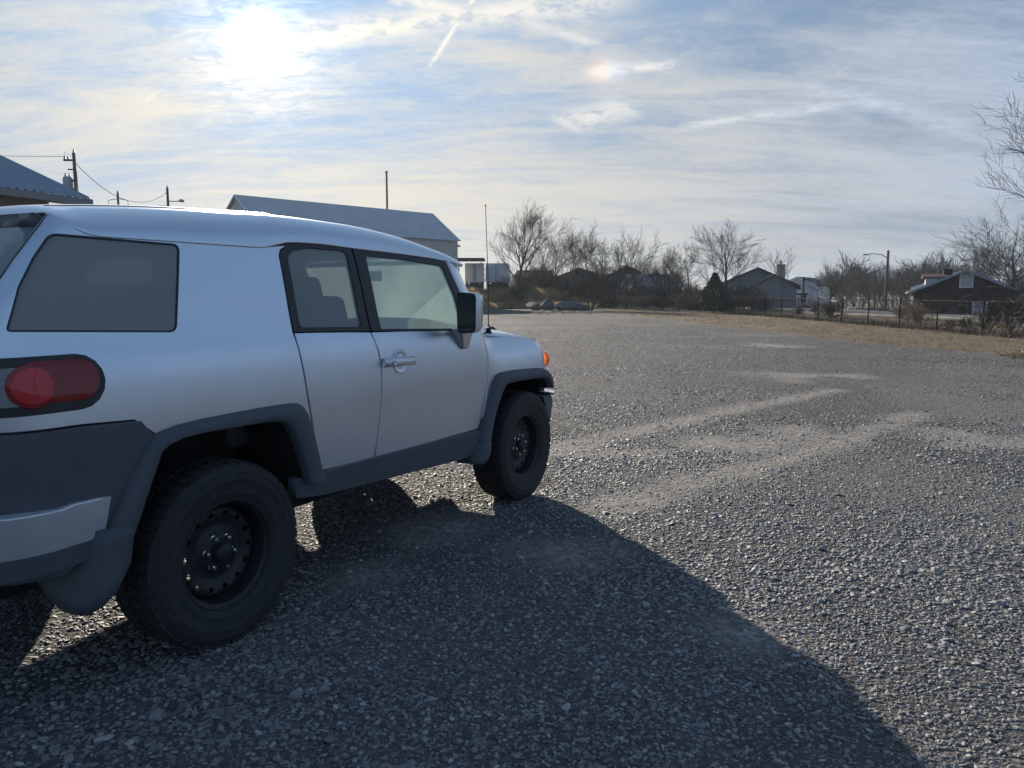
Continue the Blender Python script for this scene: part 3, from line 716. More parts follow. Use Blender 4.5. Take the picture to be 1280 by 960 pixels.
def thicket():
    rg = random.Random(19); V = []; F = []; o = 0
    for key, n, lo, hi in (('far', 16, 2.6, 4.6), ('bush', 26, 1.6, 3.0), ('bush2', 18, 1.4, 2.4)):
        vv = []; f = []; k = 0
        for me in TREES[key][:2]:
            co = np.zeros(len(me.vertices) * 3); me.vertices.foreach_get('co', co); vv.append(co.reshape(-1, 3)); f += [tuple(i + k for i in p.vertices) for p in me.polygons]; k += len(me.vertices)
        v = np.concatenate(vv); H = TREES[key][2]
        for i in range(n):
            px = rg.uniform(640, 950); Y = rg.uniform(88, 104) if px < 900 else rg.uniform(70, 84); x = at_y(px, 368, Y)[0]; s = rg.uniform(lo, hi) / H; a = rg.uniform(0, 6.28); c, sn = math.cos(a), math.sin(a); q = v * [s * 1.5, s * 1.5, s]
            V.append(np.stack([q[:, 0] * c - q[:, 1] * sn + x, q[:, 0] * sn + q[:, 1] * c + Y, q[:, 2] + tz(x, Y)], 1)); F += [tuple(j + o for j in t) for t in f]; o += len(q)
    me = bpy.data.meshes.new('thicket'); me.from_pydata(np.concatenate(V).tolist(), [], F); me.update()
    tag(link('thicket', me, 'twig'), 'tangled dark undergrowth between the trees and the houses', 'undergrowth', kind='stuff')
thicket()
def cedar(px, base, Y, top, label):
    x = at_y(px, 368, Y)[0]; H = at_y(px, top, Y)[2] - tz(x, Y); T = thing('cedar_tree', label, 'tree', (x, Y, tz(x, Y)))
    MB().tube([(0, 0, -.1), (0, 0, H * .8)], [.09, .03], 6).build('trunk', 'bark', T)
    rg = np.random.RandomState(3); n = 5200; u = rg.uniform(0, 1, n); z = .12 + (H - .1) * u ** .9; rad = 1.25 * np.minimum(1, (1.05 - z / H) * 1.6) * (.75 + .35 * vnoise(z * 2.1, rg.uniform(0, 6, n), 5)) * np.sqrt(rg.uniform(.25, 1, n))
    a = rg.uniform(0, 6.283, n); c = np.stack([rad * np.cos(a), rad * np.sin(a), z], 1); d = rg.normal(0, 1, (n, 3)); d[:, 2] = np.abs(d[:, 2]) + .6; d /= np.linalg.norm(d, axis=1)[:, None]
    s = rg.normal(0, 1, (n, 3)); s = np.cross(d, s); s /= np.linalg.norm(s, axis=1)[:, None]; L = rg.uniform(.10, .26, n)[:, None]
    V = np.stack([c - s * .035, c + s * .035, c + d * L], 1).reshape(-1, 3); me = bpy.data.meshes.new('crown'); me.from_pydata(V.tolist(), [], np.arange(n * 3).reshape(-1, 3).tolist()); link('crown', me, 'cedar', T)
cedar(893, 392, 60, 343, 'dark evergreen cedar at the end of the grass verge')
cedar(1018 - 12, 390, 84, 383, 'small clipped evergreen against the white house wall')

# ------------------------------------------------------------------ chain-link fence
mat('galvanised', (.035, .032, .03), .95, .0, var=.3, spec=.05); mat('wire', (.06, .055, .05), .8, 0, spec=.2)
def fence():
    T = thing('chain_link_fence', 'long rusty chain-link fence with posts and top rail beside the verge', 'fence', (FENCE_X, 0, 0))
    post = MB().tube([(0, 0, -.2), (0, 0, 1.27)], .03, 8).add([], []); post.lathe([(.036, 1.26), (.036, 1.285), (.02, 1.31), (0, 1.315)], 8, 'z'); pm = post.mesh('post'); pm.materials.append(MATS['galvanised'])
    rail = MB().tube([(0, 0, 1.22), (0, 3.05, 1.22)], .021, 6).mesh('top_rail'); rail.materials.append(MATS['galvanised'])
    b = MB(); st = .12; H = 1.2; r = .0035
    k = 0; y = -H
    while y < 3.05:
        for sg in (1, -1):
            y0, y1 = (y, y + H) if sg > 0 else (y + H, y)
            def cl(t): return y0 + (y1 - y0) * t
            ts = [t for t in (0., 1.)]; t0, t1 = 0., 1.
            if y0 != y1:
                ta, tb = (0 - y0) / (y1 - y0), (3.05 - y0) / (y1 - y0); t0, t1 = max(0, min(ta, tb)), min(1, max(ta, tb))
            if t1 - t0 > .02: b.tube([(.004 * sg, cl(t0), t0 * H + .02), (.004 * sg, cl(t1), t1 * H + .02)], r, 3, cap=False)
        y += st
    wm = b.mesh('wire_mesh'); wm.materials.append(MATS['wire'])
    rg = random.Random(4)
    for i in range(30):
        y = 28.3 + 3.05 * (i - 3); z = tz(FENCE_X, y); z2 = tz(FENCE_X, y + 3.05); sh = math.atan2(z2 - z, 3.05)
        for nm, me in (('post', pm), ('top_rail', rail), ('wire_mesh', wm)):
            o = link(nm, me, None, T); o.location = (0, y, z)
            o.rotation_euler = (rg.gauss(0, .012), rg.gauss(0, .012), 0) if nm == 'post' else (sh, 0, 0)
fence()
# dead vines hanging on the fence
def vines():
    rg = random.Random(8); b = MB()
    for i in range(520):
        y = rg.choice([rg.uniform(22, 34), rg.uniform(32, 52), rg.uniform(50, 80)]); x = FENCE_X + rg.gauss(0, .1); z = tz(x, y); p = Vector((x, y, z + rg.choice((rg.uniform(0, .3), rg.uniform(.7, 1.25))))); d = Vector((rg.gauss(0, .3), rg.gauss(0, 1), rg.gauss(.1, .6))); pts = [p.copy()]
        for k in range(5): d = (d.normalized() + Vector((rg.gauss(0, .2), rg.gauss(0, .28), rg.gauss(0, .28)))); p = p + d.normalized() * rg.uniform(.08, .2); p.z = min(max(p.z, z + .02), z + 1.5); pts.append(p.copy())
        b.tube(pts, rg.uniform(.003, .007), 3, cap=False)
    tag(b.build('dead_vines', 'twig_tan', None, fixn=False), 'tangle of dead vines hanging on the chain-link fence', 'vines', kind='stuff')
vines()

# ------------------------------------------------------------------ rubble, brush pile
mat('rubble', (.10, .10, .10), .9, var=.35, vscale=2.5, bump=.6, bscale=9, bdist=.05)
def rock(px, Y, w, h, d, seed, label, name='concrete_slab', tilt=0.):
    rg = np.random.RandomState(seed); x = at_y(px, 380, Y)[0]; bm = bmesh.new(); bmesh.ops.create_icosphere(bm, subdivisions=3, radius=1)
    pl = rg.normal(size=(10, 3)); pl /= np.linalg.norm(pl, axis=1)[:, None]; dd = rg.uniform(.38, .8, 10)
    for v in bm.verts:
        p = np.array(v.co)
        for n_, d_ in zip(pl, dd):
            e = p @ n_ - d_
            if e > 0: p = p - n_ * e * .95
        v.co = p * [w * .62, d * .62, h * .7]
    me = bpy.data.meshes.new(name); bm.to_mesh(me); bm.free(); me.shade_smooth(); me.set_sharp_from_angle(angle=R(30)); o = link(name, me, 'rubble'); o.location = (x, Y, tz(x, Y) + h * .32); o.rotation_euler = (0, tilt, rg.uniform(-.3, .3))
    return tag(o, label, 'rubble')
rock(668, 72, 1.9, .95, 1.3, 1, 'sloped grey concrete chunk at the left of the rubble heap', tilt=.15)
rock(683, 71.5, 1.3, 1.15, 1.0, 2, 'upright broken slab leaning in the rubble heap', tilt=-.5)
rock(712, 71.5, 2.7, .85, 1.5, 3, 'long flat-topped concrete block in the rubble heap')
rock(727, 71, 1.3, .75, 1.0, 5, 'small rounded concrete lump beside the leaning sapling')
def stick_pile(name, label, x, y, n, rad, h, m, seed, cat):
    rg = random.Random(seed); b = MB()
    for i in range(n):
        a = rg.uniform(0, 6.28); r_ = rad * math.sqrt(rg.random()); p = Vector((r_ * math.cos(a), r_ * math.sin(a), rg.uniform(0, h) * (1 - r_ / rad * .7))); a2 = rg.uniform(0, 6.28); L = rg.uniform(.15, .7); d = Vector((math.cos(a2), math.sin(a2), rg.gauss(0, .28)))
        q = [p - d * L / 2, p + Vector((rg.gauss(0, .05), rg.gauss(0, .05), rg.gauss(0, .04))), p + d * L / 2]
        for t in q: t.z = max(t.z, .01)
        b.tube(q, [rg.uniform(.004, .011)] * 3, 4, cap=False)
    o = b.build(name, m, None, fixn=False); o.location = (x, y, tz(x, y)); return tag(o, label, cat, kind='stuff')
x, y = at(1272, 448); stick_pile('brush_pile', 'low heap of pale cut brush at the edge of the gravel by the fence', x + .9, y, 170, 1.1, .25, 'twig_tan', 2, 'brush pile')
x, y = at(695, 392); stick_pile('brush_pile', 'scatter of dead sticks and litter in front of the concrete rubble', x, y, 240, 3.2, .3, 'twig_red', 3, 'brush pile')
x, y = at(1235, 452); rg = np.random.RandomState(2); n = 420; t = rg.normal(0, 1, (n, 2)) * [2.6, .9]; P2 = np.stack([x + t[:, 0], y + t[:, 1], terrain(x + t[:, 0], y + t[:, 1])], 1)
mat('leaf_brown', (.13, .098, .066), .85, var=.4, vscale=5); blades('leaf_litter', 'leaf_brown', P2, .004, .018, .022, 'brown leaf litter blown along the end of the gravel', 'leaves', lean=1.2, per=2, seed=4)

# ------------------------------------------------------------------ buildings
mat('brick_wall', (.026, .017, .017), .9, var=.25, vscale=8); mat('dark_siding', (.07, .075, .085), .8, var=.15, vscale=1); mat('white_siding', (.62, .63, .64), .7, var=.05, vscale=1); mat('tan_siding', (.40, .40, .38), .75, var=.08, vscale=1)
mat('grey_siding', (.21, .225, .24), .8, var=.1, vscale=1); mat('shingle_dark', (.055, .058, .06), .9, var=.3, vscale=3); mat('shingle_red', (.12, .055, .05), .9, var=.3, vscale=3); mat('metal_roof', (.50, .53, .56), .5, .25, var=.10, vscale=.8)
mat('blue_metal', (.24, .31, .36), .55, .2, var=.08, vscale=.7); mat('eave_paint', (.24, .30, .33), .6, var=.1); mat('window_pane', (.30, .34, .38), .12, spec=.8); mat('dark_pane', (.03, .035, .045), .1, spec=.8); mat('white_trim', (.72, .73, .74), .6)
mat('soffit', (.22, .215, .21), .8); mat('pole_wood', (.12, .095, .075), .9, var=.3, vscale=5); mat('transformer_grey', (.30, .32, .34), .5, .3); mat('cable', (.02, .02, .02), .7)
def wall_relief(base, name, scale):
    """lap siding / masonry courses as fine relief"""
    m = MATS[base]; nt = m.node_tree; g = NT.__new__(NT); g.nt = nt; b = next(n for n in nt.nodes if n.type == 'BSDF_PRINCIPLED')
    tc = g.n('ShaderNodeTexCoord').outputs['Object']; sp = g.n('ShaderNodeSeparateXYZ'); g.put(sp.inputs[0], tc); g.put(b.inputs['Normal'], g.bump(g.m('FRACT', g.m('MULTIPLY', sp.outputs[2], scale)), .6, .02))
wall_relief('white_siding', 's', 7); wall_relief('tan_siding', 's', 7); wall_relief('grey_siding', 's', 7)
def gable_house(name, label, x, y, rz, w, d, zb, eave, ridge, wall, roof, wins=(), over=.35, trim='white_trim', cat='house', thick=.16, door=None, sides=True):
    """gable faces local -y; local origin = centre of the front wall at base"""
    T = thing(name, label, cat, (x, y, zb), rz)
    b = MB(); b.prism([(-w / 2, -.6), (w / 2, -.6), (w / 2, eave), (0, ridge), (-w / 2, eave)], 0, d); b.build('wall', wall, T)
    sl = (ridge - eave) / (w / 2)
    for s in (-1, 1):
        xe = s * (w / 2 + over); ze = eave - sl * over; b = MB()
        b.prism([(0, ridge + .02), (xe, ze + .02), (xe, ze + .02 + thick), (0, ridge + .02 + thick)], -over, d + over); r_ = b.build('roof', roof, T)
        b = MB(); b.prism([(0, ridge - .06), (xe, ze - .06), (xe, ze + thick + .035), (0, ridge + thick + .035)], -over - .04, -over - .003); b.build('bargeboard', trim, r_)
    def win(cx, cz, ww, wh, face, pane):
        f = MB()
        if face == 'f':
            def B(c, dd): f.box((c[0], -.03, c[1]), (dd[0], .10, dd[1]))
        else:
            sx = -1 if face == 'l' else 1
            def B(c, dd): f.box((sx * (w / 2 + .03), c[0], c[1]), (.10, dd[0], dd[1]))
        t = .11
        B((cx - ww / 2 - t / 2, cz), (t, wh + 2 * t)); B((cx + ww / 2 + t / 2, cz), (t, wh + 2 * t)); B((cx, cz + wh / 2 + t / 2), (ww, t)); B((cx, cz - wh / 2 - t / 2), (ww, t)); B((cx, cz), (ww, .06))
        o = f.build('window', trim, T); p_ = MB()
        for hz in (-1, 1):
            if face == 'f': p_.box((cx, -.012, cz + hz * (wh / 4)), (ww, .03, wh / 2 - .04))
            else: p_.box((sx * (w / 2 + .012), cx, cz + hz * (wh / 4)), (.03, ww, wh / 2 - .04))
        p_.build('pane', pane, o)
    for q in wins: win(*q)
    if door:
        b = MB(); b.box((door, -.03, 1.0), (.95, .08, 2.05)); dd = b.build('door', trim, T); b = MB(); b.box((door + .36, -.09, 1.0), (.05, .05, .12)); b.build('handle', 'galvanised', dd)
    return T
def chimney(T, x, y, z0, z1, w, m, flue=True):
    b = MB(); b.box((x, y, (z0 + z1) / 2), (w, w, z1 - z0)); o = b.build('chimney', m, T); b = MB(); b.box((x, y, z1 + .05), (w + .14, w + .14, .12)); b.build('chimney_cap', m, o)
    if flue: MB().tube([(x, y, z1 + .1), (x, y, z1 + .5)], .1, 8).build('flue', 'galvanised', o)
# brick house with its gable to the lot
Yh = 74.; xc = at_y(1205, 370, Yh)[0]; zb = -2.0; pk = at_y(1205, 339, Yh)[2] - zb; ev = at_y(1150, 364, Yh)[2] - zb
Tb = gable_house('brick_house', 'dark brick house with a white attic window in its gable', xc, Yh, R(-26), 8.6, 11, zb, ev, pk, 'brick_wall', 'shingle_dark',
    wins=[(.12, at_y(1204, 350, Yh)[2] - zb, .95, 1.25, 'f', 'window_pane'), (1.35, at_y(1223, 387, Yh)[2] - zb, 1.0, 1.35, 'f', 'window_pane'), (4, 1.5, 1.0, 1.3, 'l', 'dark_pane')], trim='eave_paint', over=.55)
for o in Tb.children:
    if o.name.startswith('window'): o.material_slots[0].link = 'OBJECT'; o.material_slots[0].material = MATS['white_trim']
chimney(Tb, -1.35, 2.2, ev + .5, pk + .15, .75, 'brick_wall', False)
b = MB(); b.prism([(1.3, ev + .2), (3.0, ev + .2), (3.0, ev + 1.30), (1.3, ev + 1.30)], -3.3, -1.4, 'x'); dm = b.build('dormer', 'white_siding', Tb)
b = MB(); b.prism([(1.0, ev + 1.27), (3.3, ev + 1.27), (3.3, ev + 1.42), (2.15, ev + 1.75), (1.0, ev + 1.42)], -3.6, -1.1, 'x'); b.build('dormer_roof', 'shingle_red', dm)
Y = 96.; x = at_y(1156, 370, Y)[0]; gable_house('white_house', 'white clapboard house half hidden behind the brick house', x + 1.5, Y, R(-50), 5.5, 8, -2.5, at_y(1150, 360, Y)[2] + 2.5, at_y(1150, 350, Y)[2] + 2.5, 'white_siding', 'metal_roof', wins=[(0, 1.7, 1, 1.3, 'f', 'dark_pane')])
# grey gabled house behind the fence
Y = 90.; x = at_y(946, 370, Y)[0]; zb = tz(x, Y) - .2
Tg = gable_house('gabled_house', 'grey-sided house with a wide front gable and a boxed chimney', x, Y, R(-13), 8.8, 10, zb, at_y(992, 357, Y)[2] - zb, at_y(946, 336, Y)[2] - zb, 'grey_siding', 'shingle_dark', wins=[(2.9, at_y(987, 364, Y)[2] - zb, .7, .9, 'f', 'dark_pane')])
for o in Tg.children:
    if o.name.startswith('roof'):
        for c in o.children: c.material_slots[0].link = 'OBJECT'; c.material_slots[0].material = MATS['shingle_dark']
chimney(Tg, 2.75, 2.0, 3.0, at_y(972, 332, Y + 2)[2] - zb, .95, 'tan_siding')
b = MB(); ev2 = at_y(990, 360, 86)[2] - zb; pk2 = at_y(961, 344, 86)[2] - zb
b.prism([(-.9, -.5), (4.0, -.5), (4.0, ev2), (1.55, pk2), (-.9, ev2)], -3.0, 0.0); wg = b.build('wing', 'grey_siding', Tg)
for s in (-1, 1):
    b = MB(); b.prism([(1.55, pk2 + .02), (1.55 + s * 2.9, ev2 - .17), (1.55 + s * 2.9, ev2 - .02), (1.55, pk2 + .17)], -3.4, .6); b.build('wing_roof', 'shingle_dark', wg)
b = MB(); b.box((4.3, -1.2, 1.9), (2.0, 2.2, .2)); b.build('porch_roof', 'shingle_dark', Tg)
for q in (3.45, 5.2): b = MB(); b.box((q, -2.1, .85), (.1, .1, 1.9)); b.build('porch_post', 'white_trim', Tg)
Y = 100.; x = at_y(994, 370, Y)[0]; zb = tz(x, Y) - .2
gable_house('white_gable_house', 'plain white house with a dark roof beside the grey gabled house', x + .2, Y, R(-34), 4.4, 9, zb, at_y(1013, 357, Y)[2] - zb, at_y(995, 347.5, Y)[2] - zb, 'white_siding', 'shingle_dark', wins=[(.9, 2.6, .8, 1.1, 'f', 'dark_pane'), (1.6, 3.2, .8, 1.2, 'r', 'window_pane')], over=.25)
Y = 112.; x = at_y(1030, 370, Y)[0]; zb = tz(x, Y)
gable_house('white_roofed_shed', 'low shed with a bright white metal roof behind the ragged yard tree', x, Y, R(90), 6.5, 4.6, zb, at_y(1030, 372, Y)[2] - zb, at_y(1030, 363.5, Y)[2] - zb, 'grey_siding', 'metal_roof', over=.2, cat='shed').location.x -= 2
Y = 142.; x = at_y(1060, 370, Y)[0]; zb = tz(x, Y); zt_ = at_y(1060, 376, Y)[2] - zb
T = thing('carport', 'low carport with a blue metal roof by the street', 'carport', (x, Y, zb)); b = MB(); b.box((0, 1.5, zt_), (3.6, 3.4, .35)); b.build('roof', 'blue_metal', T)
for sx in (-1.6, 1.6):
    for sy in (.1, 2.9): b = MB(); b.box((sx, sy, zt_ / 2 - .2), (.12, .12, zt_ + .1)); b.build('post', 'white_trim', T)
# dark houses behind the thicket
for i, (px, top, ew, wd, Y, rz, lab) in enumerate(((672, 339, 349, 6.5, 125, 84, 'dark house with a level roof ridge behind the tall vase-shaped tree'), (724, 336, 347, 7.5, 120, 10, 'dark gabled house silhouetted behind the concrete rubble'), (782, 333, 350, 9, 118, 20, 'dark gabled house behind the ragged thicket tree'))):
    x = at_y(px, 370, Y)[0]; zb = tz(x, Y) - .3; gable_house('dark_house', lab, x + (2 if rz > 60 else 0), Y, R(rz), wd, 5 if rz > 60 else 8, zb, at_y(px, ew, Y)[2] - zb, at_y(px, top, Y)[2] - zb, 'dark_siding', 'shingle_dark', wins=[(0, 1.8, .9, 1.2, 'f', 'dark_pane')], trim='shingle_dark')
Y = 108.; x = at_y(815, 370, Y)[0]; zb = tz(x, Y) - .2; gable_house('pale_roofed_house', 'low house with a pale blue-grey metal roof behind the scrub', x + 3.2, Y, R(96), 6.4, 6.6, zb, at_y(815, 358, Y)[2] - zb, at_y(815, 344, Y)[2] - zb, 'dark_siding', 'blue_metal', wins=[(2, 1.6, 1, 1.2, 'l', 'dark_pane')], over=.25)

# long metal warehouse to the left of the lot
def warehouse():
    e = np.array(at_y(572, 300, 92.)); ax = np.array([math.sin(R(44.5)), math.cos(R(44.5))]); pr = np.array([-ax[1], ax[0]]); hw = 4.8; L = 26.4
    k = at_y(293, 246, 1.)[0]; q = e[:2] + pr * hw; L = float((q[0] - k * q[1]) / (ax[0] - k * ax[1])) - .25
    T = thing('metal_warehouse', 'long pale metal-clad barn with a grey pitched roof beyond the parked SUV', 'warehouse', (e[0], e[1], 0), math.atan2(ax[1], ax[0]))
    ev, rd = e[2], at_y(541, 268, 95.4)[2]       # local x along the ridge (negative = towards camera), local y across
    b = MB(); b.prism([(0, -.5), (2 * hw, -.5), (2 * hw, ev), (hw, rd), (0, ev)], -L, 0, 'x'); b.build('wall', 'warehouse_wall', T)
    sl = (rd - ev) / hw
    for s in (-1, 1):
        ye = hw + s * (hw + .25); ze = ev - sl * .25; b = MB(); b.prism([(hw, rd + .02), (ye, ze + .02), (ye, ze + .12), (hw, rd + .12)], -L - .25, .25, 'x'); r_ = b.build('roof', 'warehouse_roof', T)
        b = MB(); b.prism([(hw, rd - .05), (ye, ze - .05), (ye, ze + .14), (hw, rd + .14)], -L - .30, -L - .253, 'x'); b.build('rake_trim', 'white_trim', r_)
    b = MB(); b.box((-L * .5, -.03, 2.5), (4.6, .08, 5.0)); dd = b.build('door', 'metal_roof', T); b = MB(); b.box((-L * .5 - 1.6, -.1, 1.1), (.06, .08, .3)); b.build('handle', 'galvanised', dd)
    # lower rear annex, hip-end eave showing past the corner
    b = MB(); b.prism([(1.9, -.5), (9.1, -.5), (9.1, ev - .5), (5.5, ev + 1.2), (1.9, ev - .5)], .01, 1.2, 'x'); an = b.build('annex', 'white_siding', T)
    for s in (-1, 1): b = MB(); b.prism([(5.5, ev + 1.28), (5.5 + s * 4.2, ev - .72), (5.5 + s * 4.2, ev - .55), (5.5, ev + 1.45)], .26, 1.6, 'x'); b.build('annex_roof', 'warehouse_roof', an)
    return T
mat('warehouse_wall', (.50, .49, .44), .7, var=.06, vscale=.7); mat('warehouse_roof', (.36, .39, .42), .5, .35, var=.12, vscale=.5)
wall_relief('warehouse_wall', 's', 0)
warehouse()
x, y, z = at_y(484, 262, 104); T = thing('vent_mast', 'tall thin steel mast standing up behind the barn roof', 'mast', (x, y, 0)); zt_ = at_y(484, 216, 104)[2]
MB().tube([(0, 0, -.2), (0, 0, zt_)], [.17, .13], 8).build('pole', 'pole_wood', T, smooth=60); MB().tube([(0, 0, zt_), (0, 0, zt_ + .2)], .18, 8).build('cap', 'galvanised', T)
# two white box trailers and a dark canopy on the bank
def trailer(px0, px1, Y, label, grp, rz):
    x0, _, zt_ = at_y(px0, 329, Y); x1 = at_y(px1, 329, Y)[0]; zb_ = at_y(px0, 353, Y)[2]; w = x1 - x0; zg = tz((x0 + x1) / 2, Y); T = thing('box_trailer', label, 'trailer', ((x0 + x1) / 2, Y, zg), rz, grp); h = zt_ - zb_; hb = zb_ - zg
    b = MB(); b.box((0, 3.0, hb + h / 2), (w, 6.0, h)); bo = b.build('box_body', 'trailer_white', T, bevel=.04)
    for s in (-1, 1):
        b = MB(); b.box((s * (w / 4 - .01), -.03, hb + h / 2), (w / 2 - .09, .05, h - .2)); d_ = b.build('rear_door', 'trailer_white', T, bevel=.02); MB().tube([(s * .12, -.08, hb + .15), (s * .12, -.08, hb + h - .15)], .02, 6).build('lock_rod', 'galvanised', d_)
    b = MB(); b.box((0, 3.0, hb - .12), (w * .5, 5.8, .2)); b.box((0, .1, hb - .45), (w * .92, .12, .6)); b.box((0, 4.2, hb - .5), (w * .9, 2.0, .8)); b.build('chassis', 'dark_trim', T)
    for s in (-1, 1):
        for yy in (.9, 2.1): MB().lathe([(.16, -.14), (.46, -.14), (.5, -.1), (.5, .1), (.46, .14), (.16, .14)], 18, 'x', (s * (w / 2 - .2), yy, .5), close=True).build('wheel', 'rubber', T, smooth=40)
mat('trailer_white', (.62, .64, .66), .5, var=.05, vscale=1)
trailer(581, 605, 97, 'white box trailer parked under the dark canopy roof', None, R(2)); trailer(607, 634.5, 99, 'white box trailer standing clear of the canopy', None, R(-3))
Y = 94.; x = at_y(588, 370, Y)[0]; zg = tz(x, Y); T = thing('loading_canopy', 'dark flat canopy on posts against the barn', 'canopy', (x, Y, zg)); zt_ = at_y(588, 324, Y)[2] - zg
b = MB(); b.box((0, 1.5, zt_), (3.4, 4, .28)); b.build('roof', 'shingle_dark', T)
for sx in (-1.6, 1.2): b = MB(); b.box((sx, 3.2, zt_ / 2 - .2), (.14, .14, zt_ - .1)); b.build('post', 'dark_trim', T)
# small metal-roofed building on the far left
def shed():
    e = np.array(at_y(115, 249, 17.)[:2]); al = np.array([-.7, -1.9]); al /= np.linalg.norm(al); ac = np.array([al[1], -al[0]])  # al: towards camera, ac: away to the left
    if ac[0] > 0: ac = -ac
    T = thing('metal_roofed_shed', 'low building with a ribbed blue-grey metal roof and deep eaves', 'building', (e[0], e[1], 0), math.atan2(al[1], al[0]))
    ev = at_y(115, 249, 17)[2]; L, D, sl, ov = 13., 9., .40, .55       # local x along the eave, local -y/+y across
    s = 1 if (-al[1] * ac[0] + al[0] * ac[1]) > 0 else -1
    def roof_half(y0, z0, y1, z1, nm):
        rows = []; n = 72
        for k in range(n * 4 + 1):
            xx = L * k / (n * 4); q = k % 4; dz = (0, .004, .05, .004)[q] if True else 0; rows.append([(xx, s * y0, z0 + dz), (xx, s * (y0 + y1) / 2, (z0 + z1) / 2 + dz), (xx, s * y1, z1 + dz)])
        o = MB().grid(rows).build(nm, 'blue_metal', T); md = o.modifiers.new('t', 'SOLIDIFY'); md.thickness = .02; md.offset = -1; return o
    roof_half(0, ev, D / 2, ev + sl * D / 2, 'roof'); roof_half(D, ev, D / 2, ev + sl * D / 2, 'roof')
    b = MB(); b.prism([(s * ov, -.3), (s * (D - ov), -.3), (s * (D - ov), ev + sl * ov - .12), (s * D / 2, ev + sl * D / 2 - .12), (s * ov, ev + sl * ov - .12)], .6, L - .4, 'x'); b.build('wall', 'soffit_wall', T)
    b = MB(); b.box((L / 2, s * ov / 2, ev - .09), (L - .1, ov - .06, .05)); b.build('eave_soffit', 'soffit', T)
    b = MB(); b.box((L / 2, s * -.015, ev - .08), (L, .03, .14)); b.build('fascia', 'soffit', T)
    for k in range(3):
        b = MB(); xx = 2.2 + k * 3.6; yy = s * (ov - .03); 
        for c, d_ in (((xx - .55, yy, 1.6), (.08, .08, 1.1)), ((xx + .55, yy, 1.6), (.08, .08, 1.1)), ((xx, yy, 2.15), (1.18, .08, .08)), ((xx, yy, 1.05), (1.18, .1, .08))): b.box(c, d_)
        w_ = b.build('window', 'white_trim', T); b = MB(); b.box((xx, yy + s * .02, 1.6), (1.02, .03, 1.02)); b.build('pane', 'dark_pane', w_)
mat('soffit_wall', (.25, .245, .24), .8, var=.08, vscale=1.2); shed()
# utility poles and their wires
def utility_pole(px, top, Y, label, trans=False, arm=True, side=1):
    x, _, zt_ = at_y(px, top, Y); T = thing('utility_pole', label, 'utility pole', (x, Y, 0))
    MB().tube([(0, 0, -.5), (0, 0, zt_)], [.13, .09], 10).build('pole', 'pole_wood', T, smooth=60)
    ins = MB().lathe([(.03, 0), (.06, .03), (.04, .07), (.06, .1), (.035, .14), (.05, .17), (0, .2)], 10, 'z').mesh('insulator'); ins.materials.append(MATS['transformer_grey'])
    o = link('insulator', ins, None, T); o.location = (0, 0, zt_)
    if arm:
        b = MB(); b.box((-.30, 0, zt_ - .42), (.62, .09, .1)); b.build('cross_arm', 'pole_wood', T)
        for k in (-.55, -.35): o = link('insulator', ins, None, T); o.location = (k, 0, zt_ - .37)
    if trans:
        MB().lathe([(0, 0), (.24, 0), (.27, .05), (.27, .82), (.22, .92), (0, .96)], 18, 'z', (-.45, 0, zt_ - 2.3)).build('transformer', 'transformer_grey', T, smooth=40)
        for k in (-.12, .12): o = link('insulator', ins, None, T); o.location = (-.45 + k, 0, zt_ - 1.36)
        b = MB(); b.box((-.16, 0, zt_ - 1.6), (.24, .12, .1)); b.box((-.16, 0, zt_ - 2.1), (.24, .12, .1)); b.box((-.2, 0, zt_ - .95), (.4, .07, .07)); b.build('bracket', 'galvanised', T)
        MB().tube([(0, -.13, zt_ - .2), (-.5, -.1, zt_ + .05), (-.55, 0, zt_ - .2)], .012, 4).build('jumper', 'cable', T)
    return Vector((x, Y, zt_))
p1 = utility_pole(92, 191, 46, 'tall timber utility pole carrying a grey transformer can', True)
p3 = utility_pole(209, 235, 60, 'utility pole at the far end of the sagging wire beyond the SUV roof', False, False); 
T3 = [o for o in bpy.data.objects if o.name.startswith('utility_pole')][-1]; b = MB(); b.box((.55, 0, p3.z - 1.0), (1.0, .06, .06)); b.build('lamp_bracket', 'galvanised', T3); MB().lathe([(0, .12), (.12, .1), (.22, 0), (.2, -.1), (0, -.12)], 12, 'z', (1.05, 0, p3.z - .95)).build('lamp_head', 'transformer_grey', T3, smooth=60); b = MB(); b.box((-.4, 0, p3.z - 1.7), (.5, .4, .7)); b.build('equipment_box', 'transformer_grey', T3)
p2 = utility_pole(147, 241, 66, 'short utility pole with looped cables between the two taller poles', False, False); T2 = bpy.data.objects['utility_pole.002']
for s in (-1, 1):
    for k in range(3): MB().tube([(s * .1, 0, p2.z - .5 - k * .55), (s * .8, 0, p2.z - .62 - k * .6), (s * .85, 0, p2.z - 1.0 - k * .6), (s * .1, 0, p2.z - 1.2 - k * .5)], .03, 5).build('cable_loop', 'cable', T2)
def wire(a, b_, sag, label, r=.014):
    a, b_ = Vector(a), Vector(b_); pts = [a.lerp(b_, t) - Vector((0, 0, sag * 4 * t * (1 - t))) for t in np.linspace(0, 1, 22)]
    return tag(MB().tube(pts, r, 4).build('overhead_wire', 'cable'), label, 'wire')
wire(p1 + Vector((0, 0, -.5)), p3 + Vector((0, 0, -.3)), 1.45, 'sagging service wire from the transformer pole to the farther pole', .018)
wire(p1 + Vector((-.55, 0, -.2)), Vector((-60, 38, 11.2)), .8, 'overhead line running off left from the transformer pole', .016)
wire(p1 + Vector((.1, 0, -1.0)), Vector((at_y(108, 300, 44)[0], 44, 0)), 0, 'taut guy wire from the transformer pole down to the ground', .012)
